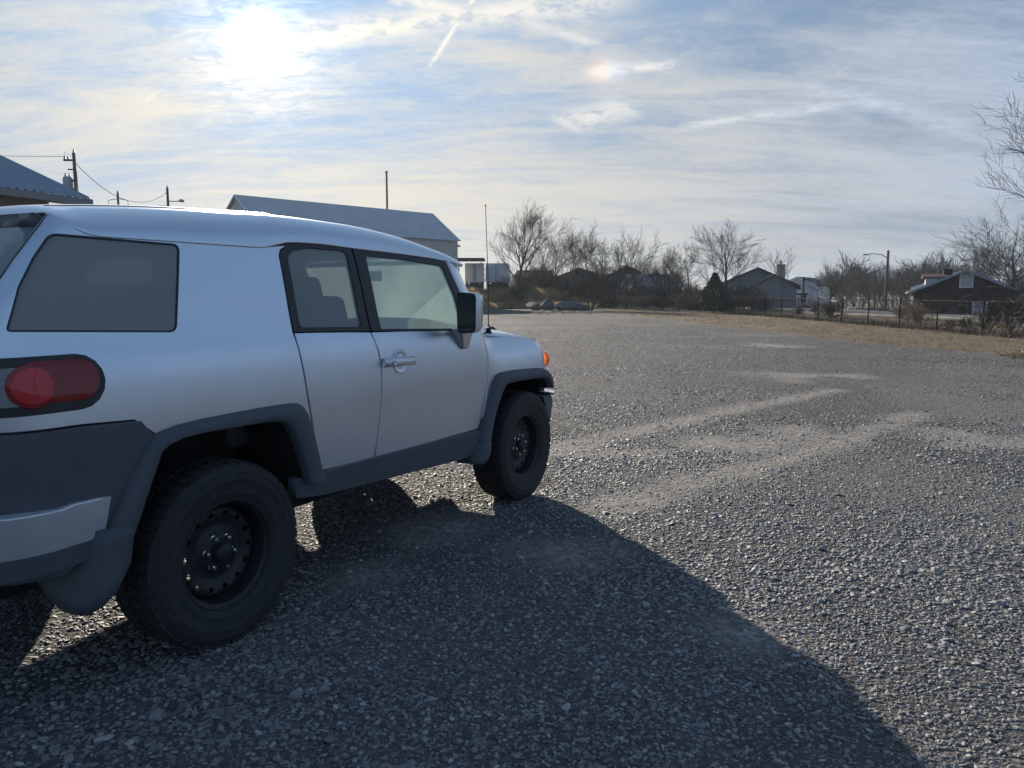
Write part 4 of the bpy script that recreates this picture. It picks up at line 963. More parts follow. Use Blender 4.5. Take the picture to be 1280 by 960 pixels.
# street lamp on a wooden pole, telegraph pole by the white house
x, Y, zt_ = at_y(1110.5, 313, 92); zg = tz(x, Y); T = thing('street_lamp', 'street lamp with a long curved arm on a dark timber pole', 'street lamp', (x, Y, zg)); hh = zt_ - zg
MB().tube([(0, 0, -.4), (0, 0, hh)], [.19, .14], 8).build('pole', 'pole_wood', T, smooth=60)
ax_ = at_y(1084, 318, 92)[0] - x; MB().tube([(0, 0, hh - .95), (ax_ * .3, 0, hh - .5), (ax_ * .65, 0, hh - .38), (ax_, 0, hh - .45)], [.05, .045, .04, .04], 6).build('arm', 'galvanised', T, smooth=60)
b = MB(); b.box((ax_ - .2, 0, hh - .50), (.7, .28, .16)); b.build('lamp_head', 'transformer_grey', T, bevel=.06)
x, Y, zt_ = at_y(1005, 346, 78); zg = tz(x, Y); T = thing('utility_pole', 'thin bare telephone pole in front of the white house wall', 'utility pole', (x, Y, zg)); MB().tube([(0, 0, -.3), (0, 0, zt_ - zg)], [.14, .10], 8).build('pole', 'pole_wood', T); b = MB(); b.box((0, -.05, zt_ - zg - .3), (.25, .1, .12)); b.build('bracket', 'galvanised', T)

# parked cars far down the street
mat('car_white', (.65, .67, .68), .35, .1); mat('car_dark', (.02, .022, .026), .35, .2); mat('lamp_red', (.35, .02, .02), .3)
def far_car(px, Y, rz, m, label):
    x = at_y(px, 390, Y)[0]; zg = tz(x, Y); T = thing('parked_car', label, 'car', (x, Y, zg), rz)
    side = [(-2.2, .35), (2.2, .35), (2.28, .62), (2.2, .92), (1.25, 1.02), (.55, 1.55), (-1.75, 1.62), (-2.1, 1.1), (-2.25, .8)]
    b = MB(); b.prism(side, -.88, .88); b.build('body', m, T, bevel=.12)
    for s in (-1, 1):
        b = MB(); b.prism([(1.05, 1.04), (.48, 1.47), (-.5, 1.50), (-.5, 1.04)], s * .86, s * .90); b.build('window', 'dark_pane', T); b = MB(); b.prism([(-.6, 1.04), (-.6, 1.50), (-1.65, 1.53), (-1.9, 1.06)], s * .86, s * .90); b.build('window', 'dark_pane', T)
        for xx in (-1.4, 1.4): MB().lathe([(.12, -.1), (.3, -.11), (.34, -.08), (.34, .08), (.3, .11), (.12, .1)], 18, 'y', (xx, s * .84, .34), close=True).build('wheel', 'rubber', T, smooth=40)
        b = MB(); b.box((-2.2, s * .72, .95), (.12, .18, .3)); b.build('tail_lamp', 'lamp_red', T)
    b = MB(); b.add([(-1.80, -.72, 1.53), (-1.80, .72, 1.53), (-2.13, .78, 1.1), (-2.13, -.78, 1.1)], [(0, 1, 2, 3)]); o = b.build('rear_window', 'dark_pane', T); md = o.modifiers.new('t', 'SOLIDIFY'); md.thickness = .05; md.offset = 0
far_car(1074, 138, R(20), 'car_white', 'white car parked side-on down the street behind the fence'); far_car(1088, 128, R(70), 'car_dark', 'black car seen from behind down the street')
far_car(1101, 150, R(10), 'car_dark', 'dark car parked beyond the white one near the lamp pole')

# ------------------------------------------------------------------ thin winter haze
def haze():
    b = MB(); b.box((0, 275, 6.), (1010, 860, 24.)); o = b.build('haze', None)
    m = bpy.data.materials.new('haze_air'); m.use_nodes = True; g = NT(m.node_tree); v = g.n('ShaderNodeVolumePrincipled'); out = g.n('ShaderNodeOutputMaterial'); g.nt.links.new(v.outputs[0], out.inputs['Volume'])
    v.inputs['Color'].default_value = (.78, .89, 1, 1); v.inputs['Density'].default_value = HAZE; v.inputs['Anisotropy'].default_value = .35
    o.data.materials.append(m); tag(o, 'thin pale winter haze in the air over the lot', 'haze', kind='stuff')
HAZE = .00022
haze()

# ------------------------------------------------------------------ the parked car
CAR_LOC = (-2.002, 3.596, 0.0); CAR_RZ = R(90 - 29.168)
W0 = interp([(.40, .862), (.60, .886), (.80, .901), (1.0, .908), (1.15, .903), (1.25, .892), (1.32, .873), (1.38, .858), (1.55, .822), (1.72, .780), (1.82, .745)])
WF = interp([(.40, .85), (.60, .874), (.9, .893), (1.05, .884), (1.12, .868), (1.17, .842), (1.21, .80), (1.30, .77), (1.8, .7)])
XR = interp([(.4, -.89), (1.0, -.925), (1.30, -.930), (1.40, -.905), (1.55, -.80), (1.72, -.650), (1.80, -.572), (1.86, -.53)])
RR = interp([(.4, .22), (1.0, .22), (1.3, .19), (1.42, .13), (1.72, .10), (1.85, .09)])
XF = interp([(.4, 3.24), (.9, 3.30), (1.05, 3.285), (1.15, 3.22), (1.25, 3.1)]); RFR = .36
def Wd(x, z): t = sstep(2.05, 2.35, x); return W0(z) * (1 - t) + WF(z) * t
def side_surf(u, z):
    rr = RR(z); xc = XR(z) + rr; xcf = XF(z) - RFR
    if u < xc:
        w = Wd(xc, z); p = (xc - u) / rr
        if p < math.pi / 2: return (xc - rr * math.sin(p), -(w - rr * (1 - math.cos(p))), z)
        return (xc - rr - .02 * sstep(0, .5, rr * (p - math.pi / 2)), -(w - rr) + rr * (p - math.pi / 2), z)
    if u > xcf:
        w = Wd(xcf, z); p = (u - xcf) / RFR
        if p < math.pi / 2: return (xcf + RFR * math.sin(p), -(w - RFR * (1 - math.cos(p))), z)
        return (xcf + RFR, -(w - RFR) + RFR * (p - math.pi / 2), z)
    return (u, -Wd(u, z), z)
_cz, _sz = math.cos(CAR_RZ), math.sin(CAR_RZ)
def to_car(v): return np.array([_cz * v[0] + _sz * v[1], -_sz * v[0] + _cz * v[1], v[2]])
CAM_C = to_car((-CAR_LOC[0], -CAR_LOC[1], CAMH))
def pix(px, py, guess=None):
    """pixel -> (u,z) on the body side surface"""
    D = to_car(pix_ray(px, py)); t = (-.86 - CAM_C[1]) / D[1]; q = np.array([CAM_C[0] + t * D[0], CAM_C[2] + t * D[2], t])
    def F(q): return np.array(side_surf(q[0], q[1])) - (CAM_C + q[2] * D)
    for _ in range(30):
        r = F(q); J = np.stack([(F(q + e) - r) / 1e-5 for e in np.eye(3) * 1e-5], 1)
        try: st = np.linalg.solve(J, r)
        except np.linalg.LinAlgError: break
        q = q - np.clip(st, -.2, .2) * .8
    return float(q[0]), float(q[1])
def belt(x): return 1.336 - .033 * x
SEAM = interp([(-.75, 1.79), (-.605, 1.786), (-.565, 1.778), (-.53, 1.752), (-.49, 1.726), (-.45, 1.711), (-.40, 1.705), (-.3, 1.705), (.30, 1.704), (.40, 1.708), (.45, 1.722), (.52, 1.738), (.75, 1.744), (1.0, 1.735), (1.4, 1.724), (1.7, 1.712), (1.85, 1.702), (2.1, 1.685)])
ROOFC = interp([(-.582, 1.784), (-.575, 1.796), (-.565, 1.806), (-.53, 1.824), (-.45, 1.838), (-.3, 1.855), (.2, 1.890), (.7, 1.906), (1.1, 1.900), (1.5, 1.868), (1.85, 1.803), (2.0, 1.765), (2.06, 1.738), (2.09, 1.705)])

def build_car():
    T = thing('parked_suv', 'silver boxy off-road SUV with black wheel flares parked on the gravel', 'car', CAR_LOC, CAR_RZ)
    out_r = lambda p: (0, -1, .15) if -.7 < p[0] < 2.9 else ((-1, -.6, 0) if p[0] < 0 else (1, -.6, 0))
    def sp(name, m, outer, holes=(), par=None, **k):
        res = []
        for mir in (False, True):
            o = surf_panel(name, m, None, side_surf, outer, holes, normal_out=out_r, mirror=mir, **k)
            o.parent = (par[mir] if par else T); res.append(o)
        return res
    # --- panels
    split = [(1.000, 1.300), (1.035, 1.20), (1.053, 1.10), (1.047, .95), (1.024, .76), (.998, .616)]
    rcut = [(.452, 1.320), (.470, 1.20), (.500, 1.0), (.541, .80), (.584, .632)]
    fcut = [(2.066, .612), (2.125, .76), (2.162, .93), (2.171, 1.09), (2.148, 1.20), (2.103, 1.272)]
    wl = [pix(*p) for p in ((367.3, 415.3), (349.5, 320), (351, 313), (357, 307), (366, 303.7), (386, 301.7))]
    G = .0065
    qwin = round_poly([pix(6, 415), pix(221.5, 415.5), pix(224.5, 305), pix(150, 298.5), pix(61, 291), pix(40, 322), pix(22, 358)], [.02, .035, .035, 0, .03, 0, 0])
    tg = lambda z: XR(z) + RR(z) - RR(z) * math.pi / 2 * (.93 - .40 * sstep(1.36, 1.42, z))
    quarter = [(tg(1.045), 1.045), (-.60, 1.040), (-.40, 1.028), (-.315, .96), (.41, .975), (.455, .945), (.50, .83), (.565, .632)] + rcut[::-1] + wl[1:4] \
        + [(x, SEAM(x) + .008) for x in (.38, .2, 0, -.2, -.36, -.42, -.46, -.50, -.53, -.56)] + [(tg(1.795), 1.795)] + [(tg(z), z) for z in (1.74, 1.70, 1.62, 1.54, 1.46, 1.40, 1.34, 1.25, 1.15)]
    qp = sp('quarter_panel', 'silver_paint', inset(quarter, G), [qwin], step=.045)
    sp('window_seal', 'dark_trim', inset(qwin, .001), [inset(qwin, .006)], par=qp, step=.04, off=.0015, depth=.012, chamfer=.002)
    sp('quarter_window', 'privacy_glass', inset(qwin, .004), par=qp, step=.08, off=-.005, depth=.004)
    rdoor = rcut + [(.998, .616)] + split[::-1][1:] + [(.8, belt(.8)), (.6, belt(.6))]
    rd = sp('rear_door', 'silver_paint', inset(rdoor, G), step=.05)
    fdoor = split + fcut[:1] + fcut[1:] + [(x, belt(x)) for x in (1.9, 1.6, 1.3)]
    fd = sp('front_door', 'silver_paint', inset(fdoor, G), step=.05)
    rfo = [pix(*p) for p in ((368, 415.0), (349.7, 319), (351.5, 313), (357.5, 307.4), (366, 304.2), (386, 302.2), (412, 304.2), (438.5, 307.8), (452, 360), (463.2, 413.6))]
    rgl = round_poly([pix(376, 409.5), pix(360, 322), pix(366, 312.5), pix(388, 309.2), pix(433, 313.5), pix(453, 408.5)], [.03, .0, .03, .0, .03, .03])
    sp('window_frame', 'dark_trim', inset(rfo, .002), [rgl], par=rd, step=.05, off=-.002)
    sp('window_glass', 'tinted_glass', inset(rgl, -.004), par=rd, step=.08, off=-.010, depth=.004)
    ffo = [pix(*p) for p in ((440.5, 308.2), (470, 311.6), (510, 317.3), (557, 325.6), (566, 345), (577, 369), (592, 405), (596, 412.2), (540, 413), (465.3, 413.6), (453.5, 360))]
    fgl = round_poly([pix(477, 411.3), pix(457, 319.2), pix(500, 323.2), pix(553, 332), pix(569, 370), pix(581, 410.5)], [.012, .02, 0, .03, 0, .012])
    sp('window_frame', 'dark_trim', inset(ffo, .002), [fgl], par=fd, step=.05, off=-.002)
    sp('window_glass', 'clear_fogged_glass', inset(fgl, -.004), par=fd, step=.08, off=-.010, depth=.004)
    fender = [(2.09, .60)] + [(x + .012, z) for x, z in fcut[1:]] + [(2.19, 1.248), (2.30, 1.215), (2.83, 1.170), (3.00, 1.135), (3.12, 1.10), (3.22, 1.06), (3.29, 1.0), (3.30, .90), (3.0, .91), (2.45, .93), (2.28, .92), (2.16, .72)]
    sp('front_fender', 'silver_paint', inset(fender, .002), step=.045)
    sp('rocker_panel', 'black_plastic', [(.42, .622), (.62, .626), (2.07, .604), (2.05, .46), (1.85, .452), (.62, .512), (.42, .540)], step=.06, off=.018, depth=.06, chamfer=.012)
    # --- rear bumper corner, insert
    bc = [(-1.14, 1.036), (-.60, 1.031), (-.38, 1.020), (-.33, .96), (-.44, .80), (-.56, .60), (-.68, .53), (-1.14, .53)]
    rb = sp('rear_bumper', 'black_plastic', bc, step=.05, off=.016, depth=.05, chamfer=.01)
    def ins_surf(u, z):
        x, y, zz = side_surf(u, z); e = .034 + .05 * sstep(-.62, -.95, u); n = np.array(side_surf(u, z)); a = np.array(side_surf(u + .002, z)) - np.array(side_surf(u - .002, z)); nn = np.array([a[1], -a[0], 0]); nn /= np.linalg.norm(nn)
        if nn @ np.array([-.3, -1, 0]) < 0: nn = -nn
        return tuple(n + nn * e)
    ins = [(-1.16, .775), (-.92, .772), (-.70, .766), (-.66, .772), (-.525, .770), (-.548, .655), (-.60, .632), (-1.16, .632)]
    lower = [(-1.16, .626), (-.60, .626), (-.56, .64), (-.60, .56), (-1.16, .545)]
    for mir in (False, True):
        for nm, mt, pl in (('bumper_insert', 'silver_plastic', ins), ('bumper_skirt', 'black_plastic', lower)):
            o = surf_panel(nm, mt, rb[mir], ins_surf, pl, step=.04, depth=.05, chamfer=.008, normal_out=lambda p: (-.4, -1, 0), mirror=mir)
    b = MB(); b.box((-.965, 0, .70), (.10, 1.34, .15)); b.build('bumper_insert', 'silver_plastic', rb[0], bevel=.02)
    b = MB(); b.box((-.93, 0, .80), (.06, 1.36, .44)); b.build('bumper_beam', 'black_plastic', rb[0], bevel=.01)
    # --- tail lights
    def stadium(u0, u1, zc, h, n=9):
        r = h
        return [(u1 - r + r * math.cos(a), zc + h * math.sin(a)) for a in np.linspace(-math.pi / 2, math.pi / 2, n)] + [(u0, zc + h), (u0, zc - h)]
    tu, tz = pix(131, 483); zt = pix(60, 446)[1]; zb = pix(60, 516)[1]; zc = (zt + zb) / 2; hh = (zt - zb) / 2
    tl = sp('tail_light', 'dark_trim', stadium(-1.06, tu, zc, hh), step=.03, off=.010, depth=.03, chamfer=.006)
    cu = pix(39, 482)[0]
    sp('smoked_lens', 'smoked_red', stadium(cu, tu + -.022, zc + .008, hh * .74), par=tl, step=.03, off=.014, depth=.01)
    crad = hh * .77
    sp('red_lamp_rim', 'smoked_red', [(cu + crad * math.cos(a), zc + crad * math.sin(a)) for a in np.linspace(0, 2 * math.pi, 28)[:-1]], par=tl, step=.03, off=.021, depth=.012, chamfer=.005)
    sp('red_lamp', 'red_lens', [(cu + crad * .80 * math.cos(a), zc + crad * .80 * math.sin(a)) for a in np.linspace(0, 2 * math.pi, 28)[:-1]], par=tl, step=.03, off=.027, depth=.012, chamfer=.008)
    sp('lamp_highlight', 'red_lens', [(cu + .012 + .009 * math.cos(a), zc + .004 + .042 * math.sin(a)) for a in np.linspace(0, 2 * math.pi, 15)[:-1]], par=tl, step=.02, off=.0300, depth=.004, chamfer=.002)  # raised red streak added on the lens to stand in for a highlight
    sp('reverse_lens', 'clear_lens', [(-1.0, zc + hh * .66), (cu - crad * .2, zc + hh * .66), (cu - crad * .2, zc - hh * .66), (-1.0, zc - hh * .66)], par=tl, step=.03, off=.0165, depth=.01)
    # --- roof
    P = []; xs = np.concatenate([np.array([-.581, -.578, -.572, -.562, -.55, -.53, -.51, -.487, -.46, -.43, -.40, -.36]), np.arange(-.3, 1.85, .075), np.array([1.85, 1.92, 1.98, 2.03, 2.06, 2.08, 2.09])])
    aa = np.concatenate([np.linspace(0, .5, 9)[:-1], np.linspace(.5, math.pi / 2, 17)])
    def roofpt(x, a, sgn):
        zs = SEAM(x); ys = Wd(min(x, 2.0), zs) + .001 - .095 * (1 - math.sqrt(max(0., 1 - min(1., max(0., (-.487 - x) / .098)) ** 2))) - .03 * sstep(1.9, 2.09, x); h = ROOFC(x) - zs
        bow = (.05 if x < 0 else -.10) * 0
        xb = x + (.07 * (1 - math.cos(a) ** 2) if x > 1.9 else 0) * sstep(1.9, 2.09, x)
        return (xb, sgn * ys * math.cos(a) ** .30 if a < math.pi / 2 - 1e-6 else 0., zs + h * math.sin(a) ** 1.22)
    for x in xs: P.append([roofpt(x, a, -1) for a in aa] + [roofpt(x, a, 1) for a in aa[::-1][1:]])
    rf = MB().grid(P).build('roof', 'silver_paint', T, smooth=60)
    md = rf.modifiers.new('thickness', 'SOLIDIFY'); md.thickness = .02; md.offset = -1
    for s in (-1, 1):   # roof ditch mouldings and rack feet
        pts = []
        for x in np.arange(-.50, 1.85, .05):
            zs = SEAM(x); y = .60; ys = Wd(x, zs) + .001 - .095 * (1 - math.sqrt(max(0., 1 - min(1., max(0., (-.487 - x) / .098)) ** 2))); h = ROOFC(x) - zs; a = math.acos(min(1, (y / ys)) ** (1 / .30)); pts.append((x, s * y, zs + h * math.sin(a) ** 1.22 - .001))
        MB().tube(pts, .0035, 5).build('roof_moulding', 'dark_trim', rf, smooth=60)
    hl = MB(); hl.grid([[(x, y, SEAM(x) + (ROOFC(x) - SEAM(x)) * .55 * (1 - (y / .72) ** 4)) for y in np.linspace(-.72, .72, 9)] for x in np.linspace(-.58, 2.0, 12)]).build('headliner', 'interior', T, smooth=180)
    # --- tailgate with rear window
    def rear_surf(y, z): ye = Wd(-.6, z) - RR(z); return (XR(z) - .022 - .015 * (1 - (y / ye) ** 2), y, z)
    ro = lambda p: (-1, 0, .3)
    ye = lambda z: Wd(-.6, z) - RR(z) + RR(z) * .04
    gate = [(-ye(.98), .98), (ye(.98), .98)] + [(ye(z), z) for z in (1.1, 1.2, 1.3, 1.355)] + [(-ye(z), z) for z in (1.355, 1.3, 1.2, 1.1)]
    tgp = surf_panel('tailgate', 'silver_paint', T, rear_surf, inset(gate, .003), step=.08, normal_out=ro)
    uc = lambda z: XR(z) + RR(z) - RR(z) * math.pi / 2 - (Wd(XR(z) + RR(z), z) - RR(z))      # u of the centre line
    zz = (1.375, 1.40, 1.44, 1.50, 1.56, 1.62, 1.68, 1.74, 1.785)
    tgg = lambda z: tg(z) - .004
    half = [(uc(z), z) for z in zz] + [(tgg(z), z) for z in zz[::-1]]
    def both(name, m, poly, **k):
        bm = bmesh.new()
        for mir in (False, True):
            o = surf_panel(name, None, None, side_surf, poly, normal_out=lambda p: (-1, -.4, .3), mirror=mir, **k); bm.from_mesh(o.data); bpy.data.objects.remove(o)
        bmesh.ops.remove_doubles(bm, verts=bm.verts, dist=1e-4); me_ = bpy.data.meshes.new(name); bm.to_mesh(me_); bm.free(); me_.shade_smooth(); return link(name, me_, m, tgp)
    both('rear_window', 'privacy_glass', half, step=.05, off=-.004, depth=.006)
    both('window_frame', 'dark_trim', [(uc(z), z) for z in (1.735, 1.76, 1.785)] + [(tgg(z) - .006, z) for z in (1.785, 1.76, 1.735)], step=.05, off=-.0015, depth=.004)
    # --- A pillars and windscreen
    edge = [pix(*p) for p in ((558, 325.6), (567, 345), (578, 369), (593, 405), (600, 418))]
    e3 = [np.array(side_surf(*q)) for q in edge]
    e3 = [e3[0] + (np.array([0, 0, .01]))] + e3[1:]
    topc, botc = np.array([2.115, -.655, 1.722]), np.array([2.40, -.735, 1.245])
    inn = [topc + (botc - topc) * t for t in np.linspace(0, 1, 5)]
    for s in (1, -1):
        rows = []
        for a, c in zip(e3, inn):
            n = np.array([.5, -.85, .2]); mid = (a + c) / 2 + np.array([.014, -.022, .006])
            rows.append([a + np.array([-.01, .03, 0]), a, a * .75 + c * .25 + np.array([.005, -.014, .003]), mid, a * .25 + c * .75 + np.array([.012, -.014, .004]), c, c + np.array([-.03, .02, 0])])
        MB().grid([[(p[0], p[1] * s, p[2]) for p in r] for r in rows]).build('windshield_pillar', 'silver_paint', T, smooth=180)
    rows = []
    for t in np.linspace(-.02, 1, 9):
        c = topc + (botc - topc) * t
        rows.append([(c[0] + .075 * (1 - (k / 8) ** 2), c[1] * -k / 8, c[2]) for k in range(-8, 9)])
    ws = MB().grid(rows).build('windshield', 'clear_fogged_glass', T, smooth=180)
    # --- bonnet
    def hood_z(x): return float(np.interp(x, [2.1, 2.3, 2.83, 3.0, 3.1, 3.2, 3.26, 3.29], [1.262, 1.222, 1.176, 1.155, 1.135, 1.095, 1.04, .99]))
    rows = []
    for x in np.concatenate([np.arange(2.28, 3.0, .08), np.arange(3.0, 3.295, .03)]):
        ze = hood_z(x); ey = (.815 if x < 2.9 else .815 - .20 * ((x - 2.9) / .4) ** 2)
        cr = .085 * (1 - sstep(2.6, 3.35, x) * .65)
        rows.append([(x + .05 * (1 - (k / 10) ** 2) * sstep(2.9, 3.29, x), ey * k / 10, ze + cr * (1 - abs(k / 10) ** 3.2) + (.018 * sstep(.55, .45, abs(k / 10)) if x < 3.1 else .018 * sstep(.55, .45, abs(k / 10)) * (3.3 - x) / .2)) for k in range(-10, 11)])
    hd = MB().grid(rows).build('hood', 'silver_paint', T, smooth=50)
    md = hd.modifiers.new('thickness', 'SOLIDIFY'); md.thickness = .015; md.offset = -1
    MB().grid([[(x, y, z - .03 * abs(y)) for y in np.linspace(-.80, .80, 9)] for x, z in ((2.22, 1.245), (2.30, 1.285), (2.40, 1.30), (2.46, 1.27))]).build('cowl', 'dark_trim', T, smooth=60)
    # --- nose
    b = MB(); b.box((3.30, 0, .93), (.06, 1.26, .26)); gr = b.build('grille', 'silver_plastic', T, bevel=.03)
    b = MB(); b.box((3.325, 0, .93), (.04, 1.10, .17)); b.build('grille_mesh', 'dark_trim', gr, bevel=.02)
    for s in (-1, 1):
        MB().lathe([(.0, 3.375), (.06, 3.372), (.095, 3.355), (.105, 3.33), (.105, 3.28)], 28, 'x', (0, s * .52, .94)).build('headlight', 'clear_lens', T, smooth=50)
        MB().lathe([(.0, .075), (.035, .07), (.06, .05), (.07, .02), (.07, -.03)], 24, 'x', (3.195, s * .765, .985)).build('turn_signal', 'orange_lens', T, smooth=60)
    b = MB()
    prof = [(.49, 0), (.50, .03), (.66, .05), (.72, .03), (.72, -.08), (.49, -.08)]
    path = [(2.98, -.87), (3.10, -.865), (3.18, -.83), (3.26, -.74), (3.30, -.5), (3.32, 0), (3.30, .5), (3.26, .74), (3.18, .83), (3.10, .865), (2.98, .87)]
    def bump_rows(prof):
        rows = []
        for i, (x, y) in enumerate(path):
            t = Vector(path[min(i + 1, len(path) - 1)]) - Vector(path[max(i - 1, 0)]); n = Vector((t.y, -t.x)).normalized()
            rows.append([(x + n.x * o, y + n.y * o, z) for z, o in prof])
        return rows
    fb = b.grid(bump_rows(prof)).build('front_bumper', 'black_plastic', T, smooth=40)
    path = [p for p in path if p[0] > 3.09]
    MB().grid(bump_rows([(.700, .062), (.735, .058), (.742, .02), (.742, -.06)])).build('bumper_cap', 'silver_plastic', fb, smooth=40)
    # --- flares
    def flare(O, I, face, ydeep):
        def dens(L):
            pts = [np.array(p) for p in L]
            for _ in range(2):
                q = [pts[0]]
                for a, c in zip(pts[:-1], pts[1:]): q += [a * .8 + c * .2, a * .2 + c * .8]
                pts = q + [pts[-1]]
            return pts
        O, I = dens(O), dens(I)
        for s in (1, -1):
            rows = []; liner = []
            for o_, i_ in zip(O, I):
                wo = Wd(o_[0], o_[1]) + .004; l = lambda t: o_ * (1 - t) + i_ * t
                sec = [(l(-.02), wo - .02), (l(0.), wo), (l(.12), wo + (face - wo) * .55), (l(.34), face - .004), (l(.6), face), (l(.92), face - .002), (l(1.0), face - .014), (l(1.0), face - .06)]
                rows.append([(p[0], -s * y, p[1]) for p, y in sec]); e = l(1.04)
                liner.append([(e[0], -s * (face - .05), e[1]), (e[0], -s * ydeep, e[1])])
            MB().grid(rows).build('wheel_flare', 'black_plastic', T, smooth=60)
            MB().grid(liner).build('wheel_well', 'dark_cavity', T, smooth=60)
    flare([(-.57, .60), (-.43, .84), (-.335, .99), (.40, 1.003), (.478, .965), (.525, .83), (.59, .60)],
          [(-.455, .60), (-.365, .80), (-.30, .945), (.27, .935), (.345, .90), (.405, .78), (.46, .60)], .957, .50)
    flare([(2.03, .47), (2.12, .70), (2.245, .955), (2.44, .968), (2.98, .946), (3.075, .90), (3.105, .79)],
          [(2.12, .47), (2.20, .70), (2.33, .872), (2.42, .888), (2.95, .876), (3.03, .84), (3.06, .78)], .945, .50)
    def flap(pth, zts, zbs, lean):
        for s in (-1, 1):
            rows = []; n = len(pth)
            for k in range(n):
                x, y = pth[k]; rows.append([(x - lean * (zts[k] - z) , s * y, z) for z in np.linspace(zts[k], zbs[k], 6)])
            o = MB().grid(rows).build('mud_flap', 'black_plastic', T, smooth=60); md = o.modifiers.new('t', 'SOLIDIFY'); md.thickness = .016; md.offset = 0
    flap([(-.462, .957), (-.50, .956), (-.54, .945), (-.58, .92), (-.61, .88), (-.63, .83), (-.645, .77), (-.65, .69)], [.64, .66, .66, .66, .64, .62, .60, .58], [.52, .43, .385, .365, .37, .385, .42, .47], .18)
    flap([(2.125, .945), (2.10, .945), (2.07, .935), (2.04, .905), (2.02, .86), (2.01, .78), (2.0, .70)], [.52, .52, .52, .52, .50, .50, .50], [.46, .41, .385, .38, .385, .39, .40], .12)
    # --- wheels
    tyre = MB(); RT, hw = .402, .128
    prof = [(.225, -.095), (.232, -.108), (.250, -.117), (.262, -.121), (.266, -.1235), (.270, -.1225), (.290, -.127), (.318, -.1295), (.322, -.132), (.326, -.1305), (.335, -.130), (.350, -.1275), (.353, -.130), (.356, -.1265), (.365, -.124), (.385, -.112), (.392, -.098), (.392, 0), (.392, .098), (.385, .112), (.365, .124), (.335, .130), (.290, .127), (.250, .117), (.232, .108), (.225, .095), (.225, 0)]
    tyre.lathe(prof, 72, 'y', close=True)
    rng = random.Random(3)
    def block(a0, a1, y0, y1, r0, r1, sk=0., drop=0.):
        v = []
        for r_ in (r0, r1):
            for a_, y_ in ((a0, y0), (a1, y0), (a1 + sk, y1), (a0 + sk, y1)):
                rr_ = r_ - (drop if abs(y_) > .1 else 0); v.append((rr_ * math.cos(a_), y_, rr_ * math.sin(a_)))
        tyre.add(v, [(3, 2, 1, 0), (4, 5, 6, 7), (0, 1, 5, 4), (1, 2, 6, 5), (2, 3, 7, 6), (3, 0, 4, 7)])
    N = 46; st = 2 * math.pi / N
    for i in range(N):
        a = i * st
        block(a, a + st * .78, -.116, -.072, .37, RT, .02, .011); block(a + st * .5, a + st * 1.28, .072, .116, .37, RT, .02, .011)
        block(a + st * .3, a + st * .98, -.064, -.012, .38, RT, -.05); block(a + st * .1, a + st * .8, .012, .064, .38, RT, .05)
    tyre_me = tyre.mesh('tyre'); tyre_me.materials.append(MATS['rubber'])
    bm = bmesh.new(); bm.from_mesh(tyre_me); bmesh.ops.recalc_face_normals(bm, faces=bm.faces); bm.to_mesh(tyre_me); bm.free(); tyre_me.shade_smooth(); tyre_me.set_sharp_from_angle(angle=R(35))
    dp = interp([(0, -.052), (.06, -.052), (.075, -.046), (.095, -.030), (.12, -.026), (.15, -.040), (.178, -.046), (.195, -.030), (.206, -.010)])
    disc_s = lambda a, b: (a, dp(math.hypot(a, b)), b)
    circ = lambda cx, cy, r, n: [(cx + r * math.cos(t), cy + r * math.sin(t)) for t in np.linspace(0, 2 * math.pi, n + 1)[:-1]]
    holes = [circ(.166 * math.cos(t), .166 * math.sin(t), .0145, 10) for t in np.linspace(0, 2 * math.pi, 15)[:-1]]
    dsk = surf_panel('wheel', 'black_steel', None, disc_s, circ(0, 0, .206, 64), holes, step=.018, depth=.006, normal_out=lambda p: (0, -1, 0))
    rim = MB().lathe([(.228, -.108), (.234, -.112), (.236, -.106), (.230, -.098), (.216, -.096), (.212, -.085), (.211, -.06), (.205, -.03), (.204, .02), (.190, .04), (.19, .09), (.222, .10)], 64, 'y')
    me = rim.mesh('rim'); bm = bmesh.new(); bm.from_mesh(me); bmesh.ops.recalc_face_normals(bm, faces=bm.faces); bm.to_mesh(me); bm.free(); me.materials.append(MATS['black_steel']); me.shade_smooth()
    hub = MB().lathe([(0, -.088), (.034, -.088), (.040, -.084), (.042, -.05)], 24, 'y').mesh('hub_cap'); hub.materials.append(MATS['black_steel']); hub.shade_smooth()
    nut = MB().lathe([(0, -.074), (.007, -.074), (.0105, -.069), (.0105, -.048), (.014, -.046)], 8, 'y').mesh('lug_nut'); nut.materials.append(MATS['chrome'])
    def wheel(loc, rz, ry, name='wheel', parent=T):
        w = bpy.data.objects.new(name, dsk.data); COL.objects.link(w); w.parent = parent; w.location = loc; w.rotation_euler = (0, ry, rz)
        w.rotation_mode = 'ZYX' if False else 'XYZ'
        for nm, me_ in (('tyre', tyre_me), ('rim', me), ('hub_cap', hub)):
            o = link(nm, me_, None, w)
        for k in range(6):
            t = 2 * math.pi * k / 6 + .35; o = link('lug_nut', nut, None, w); o.location = (.0695 * math.cos(t), 0, .0695 * math.sin(t))
        return w
    # lift slightly less than the radius: tyres settle a little into the stones
    for x, y, rz, ry in ((0, -.80, 0, .5), (2.69, -.80, 0, 1.2), (0, .80, math.pi, .2), (2.69, .80, math.pi, .9)):
        wheel((x, y, .394), rz, ry)
    wheel((-1.085, .06, 1.06), -math.pi / 2, .3, 'spare_wheel')
    bpy.data.objects.remove(dsk)
